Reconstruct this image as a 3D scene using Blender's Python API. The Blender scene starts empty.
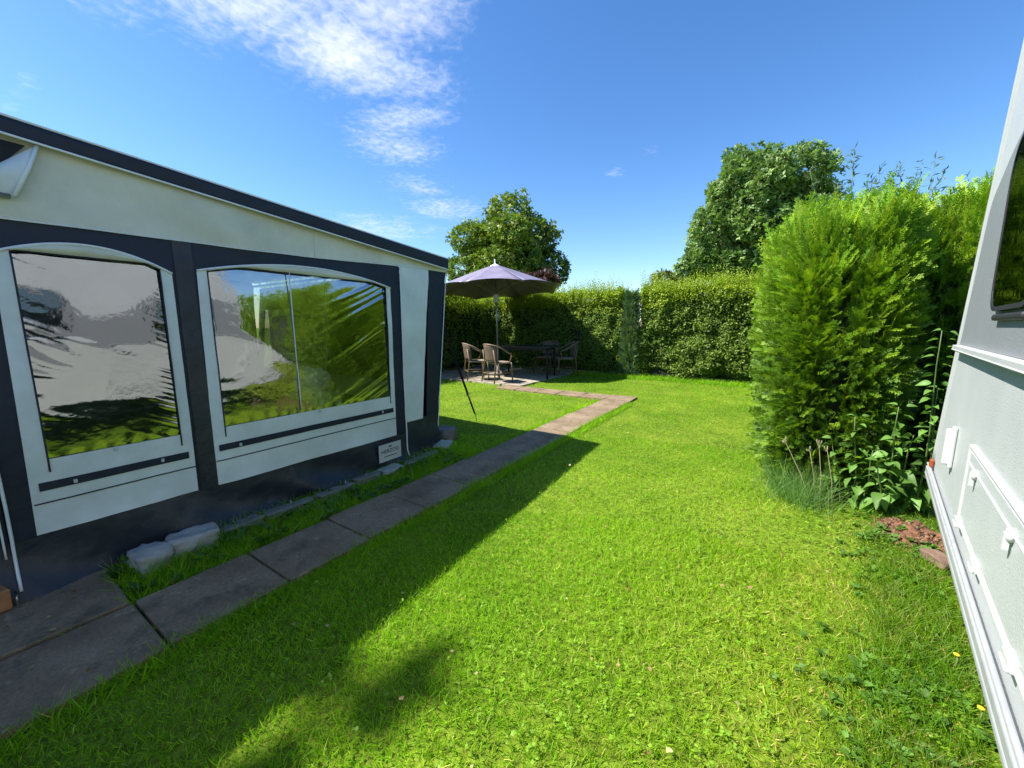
import bpy, bmesh, math, random
import numpy as np
from mathutils import Vector, Matrix, noise as mn
R = math.radians
random.seed(7)
rng = np.random.default_rng(11)
scene = bpy.context.scene
COL = scene.collection

# ------------------------------------------------------------------ helpers
OFF = {}

def link(o, parent=None):
    COL.objects.link(o)
    if parent is not None:
        o.parent = parent
    return o

def tag(o, label=None, cat=None, group=None, kind=None):
    if label: o['label'] = label
    if cat: o['category'] = cat
    if group: o['group'] = group
    if kind: o['kind'] = kind
    return o

def thing(name, label, cat, loc=(0, 0, 0), rz=0.0, group=None):
    o = bpy.data.objects.new(name, None)
    o.empty_display_size = .1
    o.location = loc
    o.rotation_euler = (0, 0, rz)
    link(o)
    OFF[o] = Vector(loc)
    return tag(o, label, cat, group)

class MB:
    """collects faces; build() links them as one mesh object"""
    def __init__(s):
        s.v = []; s.f = []; s.sm = []
    def add(s, vs, fs, smooth=False):
        b = len(s.v)
        s.v += [tuple(p) for p in vs]
        for f in fs:
            s.f.append(tuple(i + b for i in f)); s.sm.append(smooth)
        return s
    def box(s, c, size, rz=0, M=None):
        x, y, z = [q / 2 for q in size]
        vs = [Vector((a, b, d)) for a in (-x, x) for b in (-y, y) for d in (-z, z)]
        m = M if M is not None else Matrix.Rotation(rz, 3, 'Z')
        c = Vector(c)
        vs = [m @ v + c for v in vs]
        return s.add(vs, [(0, 1, 3, 2), (4, 6, 7, 5), (0, 4, 5, 1), (2, 3, 7, 6), (0, 2, 6, 4), (1, 5, 7, 3)])
    def tube(s, pts, r, n=8, cap=True):
        pts = [Vector(p) for p in pts]
        k = len(pts)
        rr = r if isinstance(r, (list, tuple)) else [r] * k
        vs = []
        u = None
        for i, p in enumerate(pts):
            t = (pts[min(i + 1, k - 1)] - pts[max(i - 1, 0)]).normalized()
            if u is None:
                u = t.orthogonal().normalized()
            else:
                u = (u - t * u.dot(t))
                u = u.normalized() if u.length > 1e-6 else t.orthogonal().normalized()
            w = t.cross(u)
            for j in range(n):
                a = 2 * math.pi * j / n
                vs.append(p + (u * math.cos(a) + w * math.sin(a)) * rr[i])
        fs = []
        for i in range(k - 1):
            for j in range(n):
                a, b = i * n + j, i * n + (j + 1) % n
                fs.append((a, b, b + n, a + n))
        if cap:
            fs.append(tuple(range(n - 1, -1, -1)))
            fs.append(tuple((k - 1) * n + j for j in range(n)))
        return s.add(vs, fs, True)
    def lathe(s, prof, c=(0, 0, 0), n=20):
        vs = []; fs = []
        for (r, z) in prof:
            for j in range(n):
                a = 2 * math.pi * j / n
                vs.append((c[0] + r * math.cos(a), c[1] + r * math.sin(a), c[2] + z))
        for i in range(len(prof) - 1):
            for j in range(n):
                a, b = i * n + j, i * n + (j + 1) % n
                fs.append((a, b, b + n, a + n))
        fs.append(tuple(range(n - 1, -1, -1)))
        fs.append(tuple((len(prof) - 1) * n + j for j in range(n)))
        return s.add(vs, fs, True)
    def grid(s, fn, nu, nv, smooth=True):
        vs = [fn(i / nu, j / nv) for j in range(nv + 1) for i in range(nu + 1)]
        fs = []
        for j in range(nv):
            for i in range(nu):
                a = j * (nu + 1) + i
                fs.append((a, a + 1, a + nu + 2, a + nu + 1))
        return s.add(vs, fs, smooth)
    def prism(s, poly, mapf, d0, d1):
        """polygon (a,b) extruded from depth d0 to d1, mapf(a,b,d)->xyz"""
        n = len(poly)
        vs = [mapf(a, b, d0) for a, b in poly] + [mapf(a, b, d1) for a, b in poly]
        fs = [tuple(range(n)), tuple(range(2 * n - 1, n - 1, -1))]
        for i in range(n):
            j = (i + 1) % n
            fs.append((j, i, i + n, j + n))
        return s.add(vs, fs)
    def build(s, name, mat, parent=None, world=False, bevel=0, solid=0):
        me = bpy.data.meshes.new(name)
        off = Vector((0, 0, 0))
        if world and parent is not None:
            off = OFF[parent]
        me.from_pydata([Vector(p) - off for p in s.v], [], s.f)
        me.polygons.foreach_set('use_smooth', s.sm)
        bm = bmesh.new(); bm.from_mesh(me)
        bmesh.ops.recalc_face_normals(bm, faces=bm.faces)
        bm.to_mesh(me); bm.free()
        me.materials.append(mat)
        o = bpy.data.objects.new(name, me)
        link(o, parent)
        OFF[o] = off if world else Vector((0, 0, 0))
        if parent is not None and not world:
            OFF[o] = OFF.get(parent, Vector((0, 0, 0)))
        if bevel:
            m = o.modifiers.new('bevel', 'BEVEL'); m.width = bevel; m.segments = 2
            m.limit_method = 'ANGLE'; m.angle_limit = R(40)
        if solid:
            m = o.modifiers.new('solid', 'SOLIDIFY'); m.thickness = solid; m.offset = 0
        return o

def copy_tree(o, parent=None):
    c = o.copy(); COL.objects.link(c); c.parent = parent
    OFF[c] = OFF.get(o, Vector((0, 0, 0)))
    for ch in [q for q in bpy.data.objects if q.parent is o]:
        copy_tree(ch, c)
    return c

# ---- numpy mesh scatter
def np_mesh(name, V, F, mats, cols=None, smooth=False, parent=None, off=None, midx=None):
    V = np.asarray(V, np.float32)
    if off is not None:
        V = V - np.asarray(off, np.float32)
    F = np.asarray(F, np.int32)
    me = bpy.data.meshes.new(name)
    k = F.shape[1]
    me.vertices.add(len(V)); me.vertices.foreach_set('co', V.ravel())
    me.loops.add(F.size); me.loops.foreach_set('vertex_index', F.ravel())
    me.polygons.add(len(F))
    me.polygons.foreach_set('loop_start', np.arange(0, F.size, k, dtype=np.int32))
    if smooth:
        me.polygons.foreach_set('use_smooth', np.ones(len(F), bool))
    me.update(calc_edges=True)
    if cols is not None:
        a = me.color_attributes.new('tint', 'FLOAT_COLOR', 'POINT')
        c4 = np.ones((len(V), 4), np.float32); c4[:, :3] = cols
        a.data.foreach_set('color', c4.ravel())
    for m in (mats if isinstance(mats, list) else [mats]):
        me.materials.append(m)
    if midx is not None:
        me.polygons.foreach_set('material_index', np.asarray(midx, np.int32))
    o = bpy.data.objects.new(name, me)
    link(o, parent)
    return o

def inst(tv, tf, axis, nrm, size, T, cols, wid=None):
    """template (y = axis, z = normal) placed n times -> V, F, C"""
    a = axis / np.linalg.norm(axis, axis=1, keepdims=True)
    z = nrm - a * np.sum(nrm * a, 1, keepdims=True)
    z /= np.linalg.norm(z, axis=1, keepdims=True) + 1e-9
    x = np.cross(a, z)
    w = size if wid is None else wid
    M = np.stack([x * w[:, None], a * size[:, None], z * size[:, None]], 2)
    V = np.einsum('nij,vj->nvi', M, tv) + T[:, None, :]
    n, k = len(T), len(tv)
    F = tf[None] + (np.arange(n) * k)[:, None, None]
    C = np.repeat(cols, k, 0)
    return V.reshape(-1, 3), F.reshape(-1, tf.shape[1]), C

def cat3(parts):
    Vs, Fs, Cs = [], [], []; b = 0
    for V, F, C in parts:
        Vs.append(V); Fs.append(F + b); Cs.append(C); b += len(V)
    return np.concatenate(Vs), np.concatenate(Fs), np.concatenate(Cs)

def hash3(i, j, k):
    h = (i * 374761393 + j * 668265263 + k * 2147483647 + 1013904223) & 0xffffffff
    h = ((h ^ (h >> 13)) * 1274126177) & 0xffffffff
    return ((h ^ (h >> 16)) & 0xffff) / 65535.0

def vnoise(P, sc, seed=0):
    P = np.asarray(P, float) * sc + seed * 17.31
    i = np.floor(P).astype(np.int64); f = P - i; f = f * f * (3 - 2 * f)
    out = 0
    for a in (0, 1):
        for b in (0, 1):
            for c in (0, 1):
                w = (f[:, 0] if a else 1 - f[:, 0]) * (f[:, 1] if b else 1 - f[:, 1]) * (f[:, 2] if c else 1 - f[:, 2])
                out = out + w * hash3(i[:, 0] + a, i[:, 1] + b, i[:, 2] + c)
    return out

def rvec(n):
    v = rng.normal(size=(n, 3)); return v / np.linalg.norm(v, axis=1, keepdims=True)

# ------------------------------------------------------------------ materials
def nodes(name):
    m = bpy.data.materials.new(name); m.use_nodes = True
    nt = m.node_tree; nt.nodes.clear()
    return m, nt, nt.nodes, nt.links

def mat(name, col, rough=.5, metal=0., var=.15, vscale=4., bump=0., bscale=60., spec=.5, col2=None, detail=5, trans=0., bdist=.01):
    m, nt, N, L = nodes(name)
    out = N.new('ShaderNodeOutputMaterial'); p = N.new('ShaderNodeBsdfPrincipled')
    tc = N.new('ShaderNodeTexCoord')
    nz = N.new('ShaderNodeTexNoise'); nz.inputs['Scale'].default_value = vscale; nz.inputs['Detail'].default_value = detail
    nz.inputs['Roughness'].default_value = .65
    L.new(tc.outputs['Object'], nz.inputs['Vector'])
    cr = N.new('ShaderNodeValToRGB')
    c2 = col2 if col2 else tuple(c * (1 + var) for c in col)
    c1 = tuple(c * (1 - var) for c in col) if not col2 else col
    cr.color_ramp.elements[0].color = (*c1, 1); cr.color_ramp.elements[1].color = (*c2, 1)
    cr.color_ramp.elements[0].position = .3; cr.color_ramp.elements[1].position = .7
    L.new(nz.outputs['Fac'], cr.inputs['Fac'])
    L.new(cr.outputs['Color'], p.inputs['Base Color'])
    p.inputs['Roughness'].default_value = rough; p.inputs['Metallic'].default_value = metal
    p.inputs['Specular IOR Level'].default_value = spec
    if bump:
        nb = N.new('ShaderNodeTexNoise'); nb.inputs['Scale'].default_value = bscale; nb.inputs['Detail'].default_value = 4
        L.new(tc.outputs['Object'], nb.inputs['Vector'])
        b = N.new('ShaderNodeBump'); b.inputs['Strength'].default_value = bump; b.inputs['Distance'].default_value = bdist
        L.new(nb.outputs['Fac'], b.inputs['Height']); L.new(b.outputs['Normal'], p.inputs['Normal'])
    sh = p.outputs[0]
    if trans:
        t = N.new('ShaderNodeBsdfTranslucent'); L.new(cr.outputs['Color'], t.inputs['Color'])
        mx = N.new('ShaderNodeMixShader'); mx.inputs[0].default_value = trans
        L.new(p.outputs[0], mx.inputs[1]); L.new(t.outputs[0], mx.inputs[2]); sh = mx.outputs[0]
    L.new(sh, out.inputs[0])
    return m

def foliage(name, trans=.35, rough=.5, spec=.35, tmul=(1.15, 1.25, .7)):
    m, nt, N, L = nodes(name)
    out = N.new('ShaderNodeOutputMaterial'); p = N.new('ShaderNodeBsdfPrincipled')
    at = N.new('ShaderNodeAttribute'); at.attribute_name = 'tint'
    L.new(at.outputs['Color'], p.inputs['Base Color'])
    p.inputs['Roughness'].default_value = rough; p.inputs['Specular IOR Level'].default_value = spec
    t = N.new('ShaderNodeBsdfTranslucent')
    mul = N.new('ShaderNodeMix'); mul.data_type = 'RGBA'; mul.blend_type = 'MULTIPLY'; mul.inputs[0].default_value = 1
    L.new(at.outputs['Color'], mul.inputs[6]); mul.inputs[7].default_value = (*tmul, 1)
    L.new(mul.outputs[2], t.inputs['Color'])
    mx = N.new('ShaderNodeMixShader'); mx.inputs[0].default_value = trans
    L.new(p.outputs[0], mx.inputs[1]); L.new(t.outputs[0], mx.inputs[2]); L.new(mx.outputs[0], out.inputs[0])
    return m

M = {}
M['navy'] = mat('navy_canvas', (.004, .0085, .024), .62, vscale=3.5, col2=(.009, .0155, .036), detail=9, bdist=.04, bump=.25, bscale=9)
M['navy_skirt'] = mat('navy_pvc_skirt', (.007, .012, .027), .46, vscale=5, bump=.35, bscale=6, col2=(.026, .030, .040), detail=9, bdist=.05)
M['white_cloth'] = mat('white_pvc_panel', (.56, .605, .61), .45, vscale=3.5, bump=.3, bscale=9, col2=(.73, .775, .785), detail=8, bdist=.022)
M['cream'] = mat('cream_canvas', (.63, .61, .49), .75, vscale=2.6, bump=.45, bscale=5, trans=.12, col2=(.81, .785, .665), detail=8, bdist=.045)
M['piping'] = mat('white_piping', (.75, .76, .76), .5, var=.04)
M['roofc'] = mat('roof_canvas', (.42, .44, .45), .7, var=.1, vscale=3, bump=.2, bscale=6)
M['dark'] = mat('dark_mesh', (.01, .011, .013), .8, var=.2)
M['plastic_w'] = mat('white_plastic', (.50, .515, .51), .4, var=.06, vscale=8)
M['alu'] = mat('aluminium', (.36, .375, .385), .5, metal=.2, var=.1, vscale=20)
M['steel'] = mat('galvanised_steel', (.45, .46, .48), .35, metal=1, var=.15, vscale=30)
M['black'] = mat('black_webbing', (.012, .012, .014), .7, var=.3, vscale=20)
M['van_white'] = mat('hammered_white_aluminium', (.41, .435, .435), .42, vscale=1.6, bump=.22, bscale=190, col2=(.50, .525, .525), detail=9)
M['van_grey'] = mat('grey_vinyl_band', (.215, .23, .24), .45, var=.05, vscale=2, bump=.2, bscale=130)
M['van_trim'] = mat('white_trim', (.43, .45, .44), .4, var=.06, vscale=6)
M['rubber'] = mat('black_rubber', (.015, .015, .016), .6, var=.2)
M['tyre'] = mat('tyre_rubber', (.02, .02, .02), .8, var=.2)
M['orange'] = mat('amber_lens', (.26, .06, .02), .3, var=.2, vscale=30)
M['wood'] = mat('reddish_wood', (.34, .15, .06), .6, var=.3, vscale=12, bump=.2)
M['stone'] = mat('pale_granite', (.26, .26, .24), .85, vscale=9, bump=1., bscale=28, col2=(.42, .41, .38))
M['stone_d'] = mat('grey_field_stone', (.10, .10, .09), .85, vscale=9, bump=1., bscale=30, col2=(.22, .21, .19))
M['brick'] = mat('weathered_brick', (.12, .07, .05), .9, vscale=14, bump=.7, bscale=40, col2=(.21, .14, .105))
M['wicker'] = mat('taupe_wicker', (.13, .09, .065), .65, var=.3, vscale=60, bump=.6, bscale=140)
M['bamboo'] = mat('bamboo_tube', (.19, .125, .075), .5, var=.2, vscale=25)
M['cushion'] = mat('beige_weave', (.23, .18, .125), .8, var=.2, vscale=60, bump=.4, bscale=140)
M['tabletop'] = mat('dark_table', (.018, .022, .02), .35, var=.3, vscale=10)
M['purple'] = mat('purple_canopy', (.225, .19, .25), .36, var=.22, vscale=3, bump=.2, bscale=8)
M['polem'] = mat('grey_pole', (.30, .31, .33), .3, metal=.7, var=.1)
M['bark'] = mat('bark', (.045, .035, .025), .9, var=.4, vscale=8, bump=.8, bscale=20)
M['twig'] = mat('twig_core', (.012, .016, .007), .95, var=.5, vscale=9)
M['thuja_core'] = mat('thuja_core', (.030, .050, .014), .95, var=.5, vscale=12)
M['straw'] = mat('dry_stalk', (.30, .27, .16), .8, var=.2, vscale=30)
M['stem'] = mat('green_stem', (.10, .16, .04), .6, var=.2, vscale=30)
M['leaf'] = foliage('leaf', .38)
M['grassm'] = foliage('grass_blade', .5, .5, .25, (1.2, 1.35, .45))
M['thuja'] = foliage('thuja_spray', .33, .5, .35, (1.3, 1.2, .5))
M['treeleaf'] = foliage('tree_leaf', .25, .5, .4, (1.1, 1.2, .7))
M['white_bag'] = mat('white_bag', (.78, .79, .80), .3, var=.05)
M['inside'] = mat('inside_groundsheet', (.05, .055, .05), .8, var=.3)
M['petal'] = mat('yellow_petal', (.75, .55, .02), .6, var=.1)

def pane_mat(name, tint, gl, refl=(.80, .82, .80), rough=.015):
    m, nt, N, L = nodes(name)
    out = N.new('ShaderNodeOutputMaterial')
    g = N.new('ShaderNodeBsdfGlossy'); g.inputs['Roughness'].default_value = rough; g.inputs['Color'].default_value = (*refl, 1)
    t = N.new('ShaderNodeBsdfTransparent'); t.inputs['Color'].default_value = (*tint, 1)
    tc = N.new('ShaderNodeTexCoord'); nz = N.new('ShaderNodeTexNoise'); nz.inputs['Scale'].default_value = 16
    nz.inputs['Detail'].default_value = 3; L.new(tc.outputs['Object'], nz.inputs['Vector'])
    b = N.new('ShaderNodeBump'); b.inputs['Strength'].default_value = .09; b.inputs['Distance'].default_value = .01
    L.new(nz.outputs['Fac'], b.inputs['Height']); L.new(b.outputs['Normal'], g.inputs['Normal'])
    mx = N.new('ShaderNodeMixShader'); mx.inputs[0].default_value = gl
    L.new(t.outputs[0], mx.inputs[1]); L.new(g.outputs[0], mx.inputs[2]); L.new(mx.outputs[0], out.inputs[0])
    return m
M['film'] = pane_mat('clear_pvc_film', (.48, .50, .49), .38, (.90, .88, .88), .055)
M['van_glass'] = pane_mat('tinted_acrylic', (.10, .11, .11), .30, rough=.03)

# ground sheet: soil, thatch and moss under the blades
def ground_mat():
    m, nt, N, L = nodes('lawn_soil')
    out = N.new('ShaderNodeOutputMaterial'); p = N.new('ShaderNodeBsdfPrincipled')
    tc = N.new('ShaderNodeTexCoord')
    def nz(sc, d=5):
        n = N.new('ShaderNodeTexNoise'); n.inputs['Scale'].default_value = sc; n.inputs['Detail'].default_value = d
        n.inputs['Roughness'].default_value = .7; L.new(tc.outputs['Object'], n.inputs['Vector']); return n
    a, b = nz(1.3), nz(38)
    r1 = N.new('ShaderNodeValToRGB'); e = r1.color_ramp.elements
    e[0].color = (.10, .19, .012, 1); e[0].position = .35
    e[1].color = (.22, .30, .03, 1); e[1].position = .68
    L.new(a.outputs['Fac'], r1.inputs['Fac'])
    r2 = N.new('ShaderNodeValToRGB'); e = r2.color_ramp.elements
    e[0].color = (.35, .36, .33, 1); e[0].position = .33; e[1].color = (1.2, 1.15, 1.1, 1); e[1].position = .66
    L.new(b.outputs['Fac'], r2.inputs['Fac'])
    mul = N.new('ShaderNodeMix'); mul.data_type = 'RGBA'; mul.blend_type = 'MULTIPLY'; mul.inputs[0].default_value = 1
    L.new(r1.outputs[0], mul.inputs[6]); L.new(r2.outputs[0], mul.inputs[7])
    L.new(mul.outputs[2], p.inputs['Base Color']); p.inputs['Roughness'].default_value = .95
    p.inputs['Specular IOR Level'].default_value = .1
    bp = N.new('ShaderNodeBump'); bp.inputs['Strength'].default_value = .8; bp.inputs['Distance'].default_value = .02
    L.new(b.outputs['Fac'], bp.inputs['Height']); L.new(bp.outputs['Normal'], p.inputs['Normal'])
    L.new(p.outputs[0], out.inputs[0])
    return m
M['ground'] = ground_mat()

def concrete(name, c1, c2, stain):
    m, nt, N, L = nodes(name)
    out = N.new('ShaderNodeOutputMaterial'); p = N.new('ShaderNodeBsdfPrincipled')
    tc = N.new('ShaderNodeTexCoord')
    def nz(sc, d=6, ro=.65):
        n = N.new('ShaderNodeTexNoise'); n.inputs['Scale'].default_value = sc; n.inputs['Detail'].default_value = d
        n.inputs['Roughness'].default_value = ro; L.new(tc.outputs['Object'], n.inputs['Vector']); return n
    a, b, c = nz(3.1), nz(90, 3), nz(11, 4)
    r1 = N.new('ShaderNodeValToRGB'); e = r1.color_ramp.elements
    e[0].color = (*c1, 1); e[0].position = .35; e[1].color = (*c2, 1); e[1].position = .68
    L.new(a.outputs['Fac'], r1.inputs['Fac'])
    r3 = N.new('ShaderNodeValToRGB'); e = r3.color_ramp.elements
    e[0].color = (0, 0, 0, 1); e[0].position = .60; e[1].color = (1, 1, 1, 1); e[1].position = .72
    L.new(c.outputs['Fac'], r3.inputs['Fac'])
    mx = N.new('ShaderNodeMix'); mx.data_type = 'RGBA'; L.new(r3.outputs[0], mx.inputs[0])
    L.new(r1.outputs[0], mx.inputs[6]); mx.inputs[7].default_value = (*stain, 1)
    r2 = N.new('ShaderNodeValToRGB'); e = r2.color_ramp.elements
    e[0].color = (.7, .7, .7, 1); e[0].position = .3; e[1].color = (1.15, 1.15, 1.15, 1); e[1].position = .7
    L.new(b.outputs['Fac'], r2.inputs['Fac'])
    mul = N.new('ShaderNodeMix'); mul.data_type = 'RGBA'; mul.blend_type = 'MULTIPLY'; mul.inputs[0].default_value = 1
    L.new(mx.outputs[2], mul.inputs[6]); L.new(r2.outputs[0], mul.inputs[7])
    mo = nz(6.5, 6, .75); r4 = N.new('ShaderNodeValToRGB'); e = r4.color_ramp.elements
    e[0].color = (0, 0, 0, 1); e[0].position = .53; e[1].color = (.75, .75, .75, 1); e[1].position = .68
    L.new(mo.outputs['Fac'], r4.inputs['Fac'])
    mm = N.new('ShaderNodeMix'); mm.data_type = 'RGBA'; L.new(r4.outputs[0], mm.inputs[0]); L.new(mul.outputs[2], mm.inputs[6]); mm.inputs[7].default_value = (.060, .062, .030, 1)
    L.new(mm.outputs[2], p.inputs['Base Color']); p.inputs['Roughness'].default_value = .9
    bp = N.new('ShaderNodeBump'); bp.inputs['Strength'].default_value = .5; bp.inputs['Distance'].default_value = .006
    L.new(b.outputs['Fac'], bp.inputs['Height']); L.new(bp.outputs['Normal'], p.inputs['Normal'])
    L.new(p.outputs[0], out.inputs[0])
    return m
M['slab'] = concrete('weathered_concrete', (.165, .113, .066), (.295, .215, .136), (.35, .285, .195))
M['patio'] = concrete('pale_paving', (.30, .255, .18), (.42, .37, .28), (.30, .28, .19))
M['soil'] = mat('reddish_soil', (.055, .028, .016), .95, vscale=22, bump=1., bscale=60, col2=(.24, .105, .05))

# ------------------------------------------------------------------ camera
H = 1.2
yaw, pitch = R(33.5), R(8.4)
cam = bpy.data.cameras.new('camera'); cam.sensor_width = 36; cam.lens = 36 * 387 / 1024
cam.clip_start = .02; cam.clip_end = 2000
co = bpy.data.objects.new('camera', cam); link(co)
co.location = (0, 0, H); co.rotation_euler = (R(90) - pitch, 0, yaw)
scene.camera = co
VIEW = np.array([-math.sin(yaw), math.cos(yaw)])

# ------------------------------------------------------------------ light
EL = 50.3
SX, SY = -.815, -.58
az = math.atan2(SX, SY)
sun = bpy.data.lights.new('sun', 'SUN'); sun.energy = 4.9; sun.angle = R(.53); sun.color = (1, .955, .88)
so = bpy.data.objects.new('sun', sun); link(so)
d = Vector((SX * math.cos(R(EL)), SY * math.cos(R(EL)), math.sin(R(EL))))
so.rotation_euler = d.to_track_quat('Z', 'Y').to_euler()
so.location = d * 60

w = bpy.data.worlds.new('World'); scene.world = w; w.use_nodes = True
nt = w.node_tree; N = nt.nodes; L = nt.links; N.clear()
wo = N.new('ShaderNodeOutputWorld'); bg = N.new('ShaderNodeBackground')
sky = N.new('ShaderNodeTexSky'); sky.sky_type = 'NISHITA'; sky.sun_disc = False
sky.sun_elevation = R(EL); sky.sun_rotation = az % (2 * math.pi)
sky.air_density = 1.0; sky.dust_density = .25; sky.ozone_density = 2.6; sky.altitude = 100
hs = N.new('ShaderNodeHueSaturation'); hs.inputs['Saturation'].default_value = 1.25; hs.inputs['Hue'].default_value = .505
L.new(sky.outputs[0], hs.inputs['Color'])
bg.inputs['Strength'].default_value = .104
tc = N.new('ShaderNodeTexCoord')
sep = N.new('ShaderNodeSeparateXYZ'); L.new(tc.outputs['Generated'], sep.inputs[0])
def math_node(op, a, b=None, clamp=False):
    n = N.new('ShaderNodeMath'); n.operation = op; n.use_clamp = clamp
    for i, q in enumerate((a, b)):
        if q is None: continue
        if isinstance(q, (int, float)): n.inputs[i].default_value = q
        else: L.new(q, n.inputs[i])
    return n.outputs[0]
zc = math_node('MAXIMUM', sep.outputs[2], .04)
px_, py_ = math_node('DIVIDE', sep.outputs[0], zc), math_node('DIVIDE', sep.outputs[1], zc)
comb = N.new('ShaderNodeCombineXYZ'); L.new(px_, comb.inputs[0]); L.new(py_, comb.inputs[1])
# cloud fields on a plane high above (x/z, y/z), each: centre, radii, weight
blobs = [((-1.30, .62), (.46, .34), 1.0), ((-1.40, .98), (.30, .30), 1.0), ((-1.10, .92), (.30, .26), .9), ((-1.33, 1.20), (.22, .20), .85),
         ((-1.75, .42), (.20, .16), .62), ((-1.60, 1.42), (.32, .19), .78), ((-1.85, 1.62), (.28, .26), .72), ((-2.2, 2.1), (.24, .34), .62), ((-.86, 1.08), (.14, .12), .30),
         ((-2.42, 2.62), (.42, .42), .66), ((-3.5, 2.75), (.75, .65), .68), ((-2.95, .34), (.25, .07), .46), ((-.93, 2.62), (.10, .12), .46),
         ((-.66, 2.42), (.08, .10), .44), ((-2.62, .36), (.12, .05), .55)]
mask = None
for (cx, cy), (rx, ry), wt in blobs:
    ddx = math_node('DIVIDE', math_node('SUBTRACT', px_, cx), rx)
    ddy = math_node('DIVIDE', math_node('SUBTRACT', py_, cy), ry)
    r2 = math_node('ADD', math_node('MULTIPLY', ddx, ddx), math_node('MULTIPLY', ddy, ddy))
    g = math_node('MULTIPLY', math_node('EXPONENT', math_node('MULTIPLY', r2, -.8)), wt)
    mask = g if mask is None else math_node('MAXIMUM', mask, g)
def wnoise(sc, det, ro, dist=0.):
    n = N.new('ShaderNodeTexNoise'); n.inputs['Scale'].default_value = sc; n.inputs['Detail'].default_value = det
    n.inputs['Roughness'].default_value = ro; n.inputs['Distortion'].default_value = dist
    L.new(comb.outputs[0], n.inputs['Vector']); return n.outputs['Fac']
cells = wnoise(24, 5, .55, .5); big = wnoise(4.5, 6, .62, .6)
dens = math_node('ADD', math_node('MULTIPLY', mask, 1.0), math_node('MULTIPLY', math_node('SUBTRACT', cells, .5), .85))
dens = math_node('ADD', dens, math_node('MULTIPLY', math_node('SUBTRACT', big, .5), 1.0))
mr = N.new('ShaderNodeMapRange'); mr.interpolation_type = 'SMOOTHSTEP'
mr.inputs['From Min'].default_value = .26; mr.inputs['From Max'].default_value = 1.5
L.new(dens, mr.inputs['Value'])
fac = math_node('MULTIPLY', math_node('MULTIPLY', mr.outputs[0], math_node('MULTIPLY', mask, 3., True)), .92, True)
mixc = N.new('ShaderNodeMix'); mixc.data_type = 'RGBA'
L.new(fac, mixc.inputs[0]); L.new(hs.outputs[0], mixc.inputs[6]); mixc.inputs[7].default_value = (5.0, 5.2, 5.5, 1)
L.new(mixc.outputs[2], bg.inputs['Color']); L.new(bg.outputs[0], wo.inputs[0])

vs = scene.view_settings
vs.view_transform = 'Standard'; vs.look = 'None'; vs.gamma = 1; vs.exposure = 1.2
try: vs.use_curve_mapping = False
except Exception: pass
scene.render.engine = 'CYCLES'
scene.cycles.use_denoising = True
scene.cycles.max_bounces = 8; scene.cycles.transparent_max_bounces = 12
scene.cycles.sample_clamp_indirect = 6

# ------------------------------------------------------------------ ground, path, patio
g = MB()
def gz(x, y):
    return .012 * mn.noise(Vector((x * .7, y * .7, 3.1)))
def ring(lo, hi, n):
    return [lo + (hi - lo) * i / n for i in range(n + 1)]
xs = [-400, -120, -40, -16] + ring(-9, 4, 52) + [10, 40, 120, 400]
ys = [-400, -120, -40, -12] + ring(-3, 11, 56) + [18, 45, 130, 500]
vsg = [(x, y, gz(x, y) - .012) for y in ys for x in xs]; nx = len(xs)
g.add(vsg, [(j * nx + i, j * nx + i + 1, (j + 1) * nx + i + 1, (j + 1) * nx + i) for j in range(len(ys) - 1) for i in range(nx - 1)], True)
tag(g.build('lawn_ground', M['ground']), kind='structure')

def slab(mb, x0, x1, y0, y1, z=.014, gap=.009):
    c = ((x0 + x1) / 2 + random.uniform(-.006, .006), (y0 + y1) / 2, z - .02 + random.uniform(-.004, .004))
    t = Matrix.Rotation(random.uniform(-.02, .02), 3, 'Z') @ Matrix.Rotation(random.uniform(-.012, .012), 3, 'X') @ Matrix.Rotation(random.uniform(-.01, .01), 3, 'Y')
    mb.box(c, (x1 - x0 - gap, y1 - y0 - gap, .045), M=t)
PX0, PX1 = -2.225, -1.79
p = MB()
y = -1.85
while y < 6.3:
    slab(p, PX0, PX1, y, y + .444); y += .444
PEND = y
for yy in (-1.41, -.966, -.52, -.078):
    for xx in (-3.115, -2.67):
        slab(p, xx, xx + .444, yy, yy + .444)
xx = PX0
while xx > -4.3:
    slab(p, xx - .444, xx, PEND - .46, PEND - .02); xx -= .444
tag(p.build('path', M['slab'], bevel=.006), kind='structure')
PATIO = (-7.3, -4.15, 6.55, 9.45)
p = MB()
nxp, nyp = 7, 7
for i in range(nxp):
    for j in range(nyp):
        x0 = PATIO[0] + (PATIO[1] - PATIO[0]) * i / nxp; y0 = PATIO[2] + (PATIO[3] - PATIO[2]) * j / nyp
        slab(p, x0, x0 + (PATIO[1] - PATIO[0]) / nxp, y0, y0 + (PATIO[3] - PATIO[2]) / nyp, z=.016)
tag(p.build('patio', M['patio'], bevel=.006), kind='structure')

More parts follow.
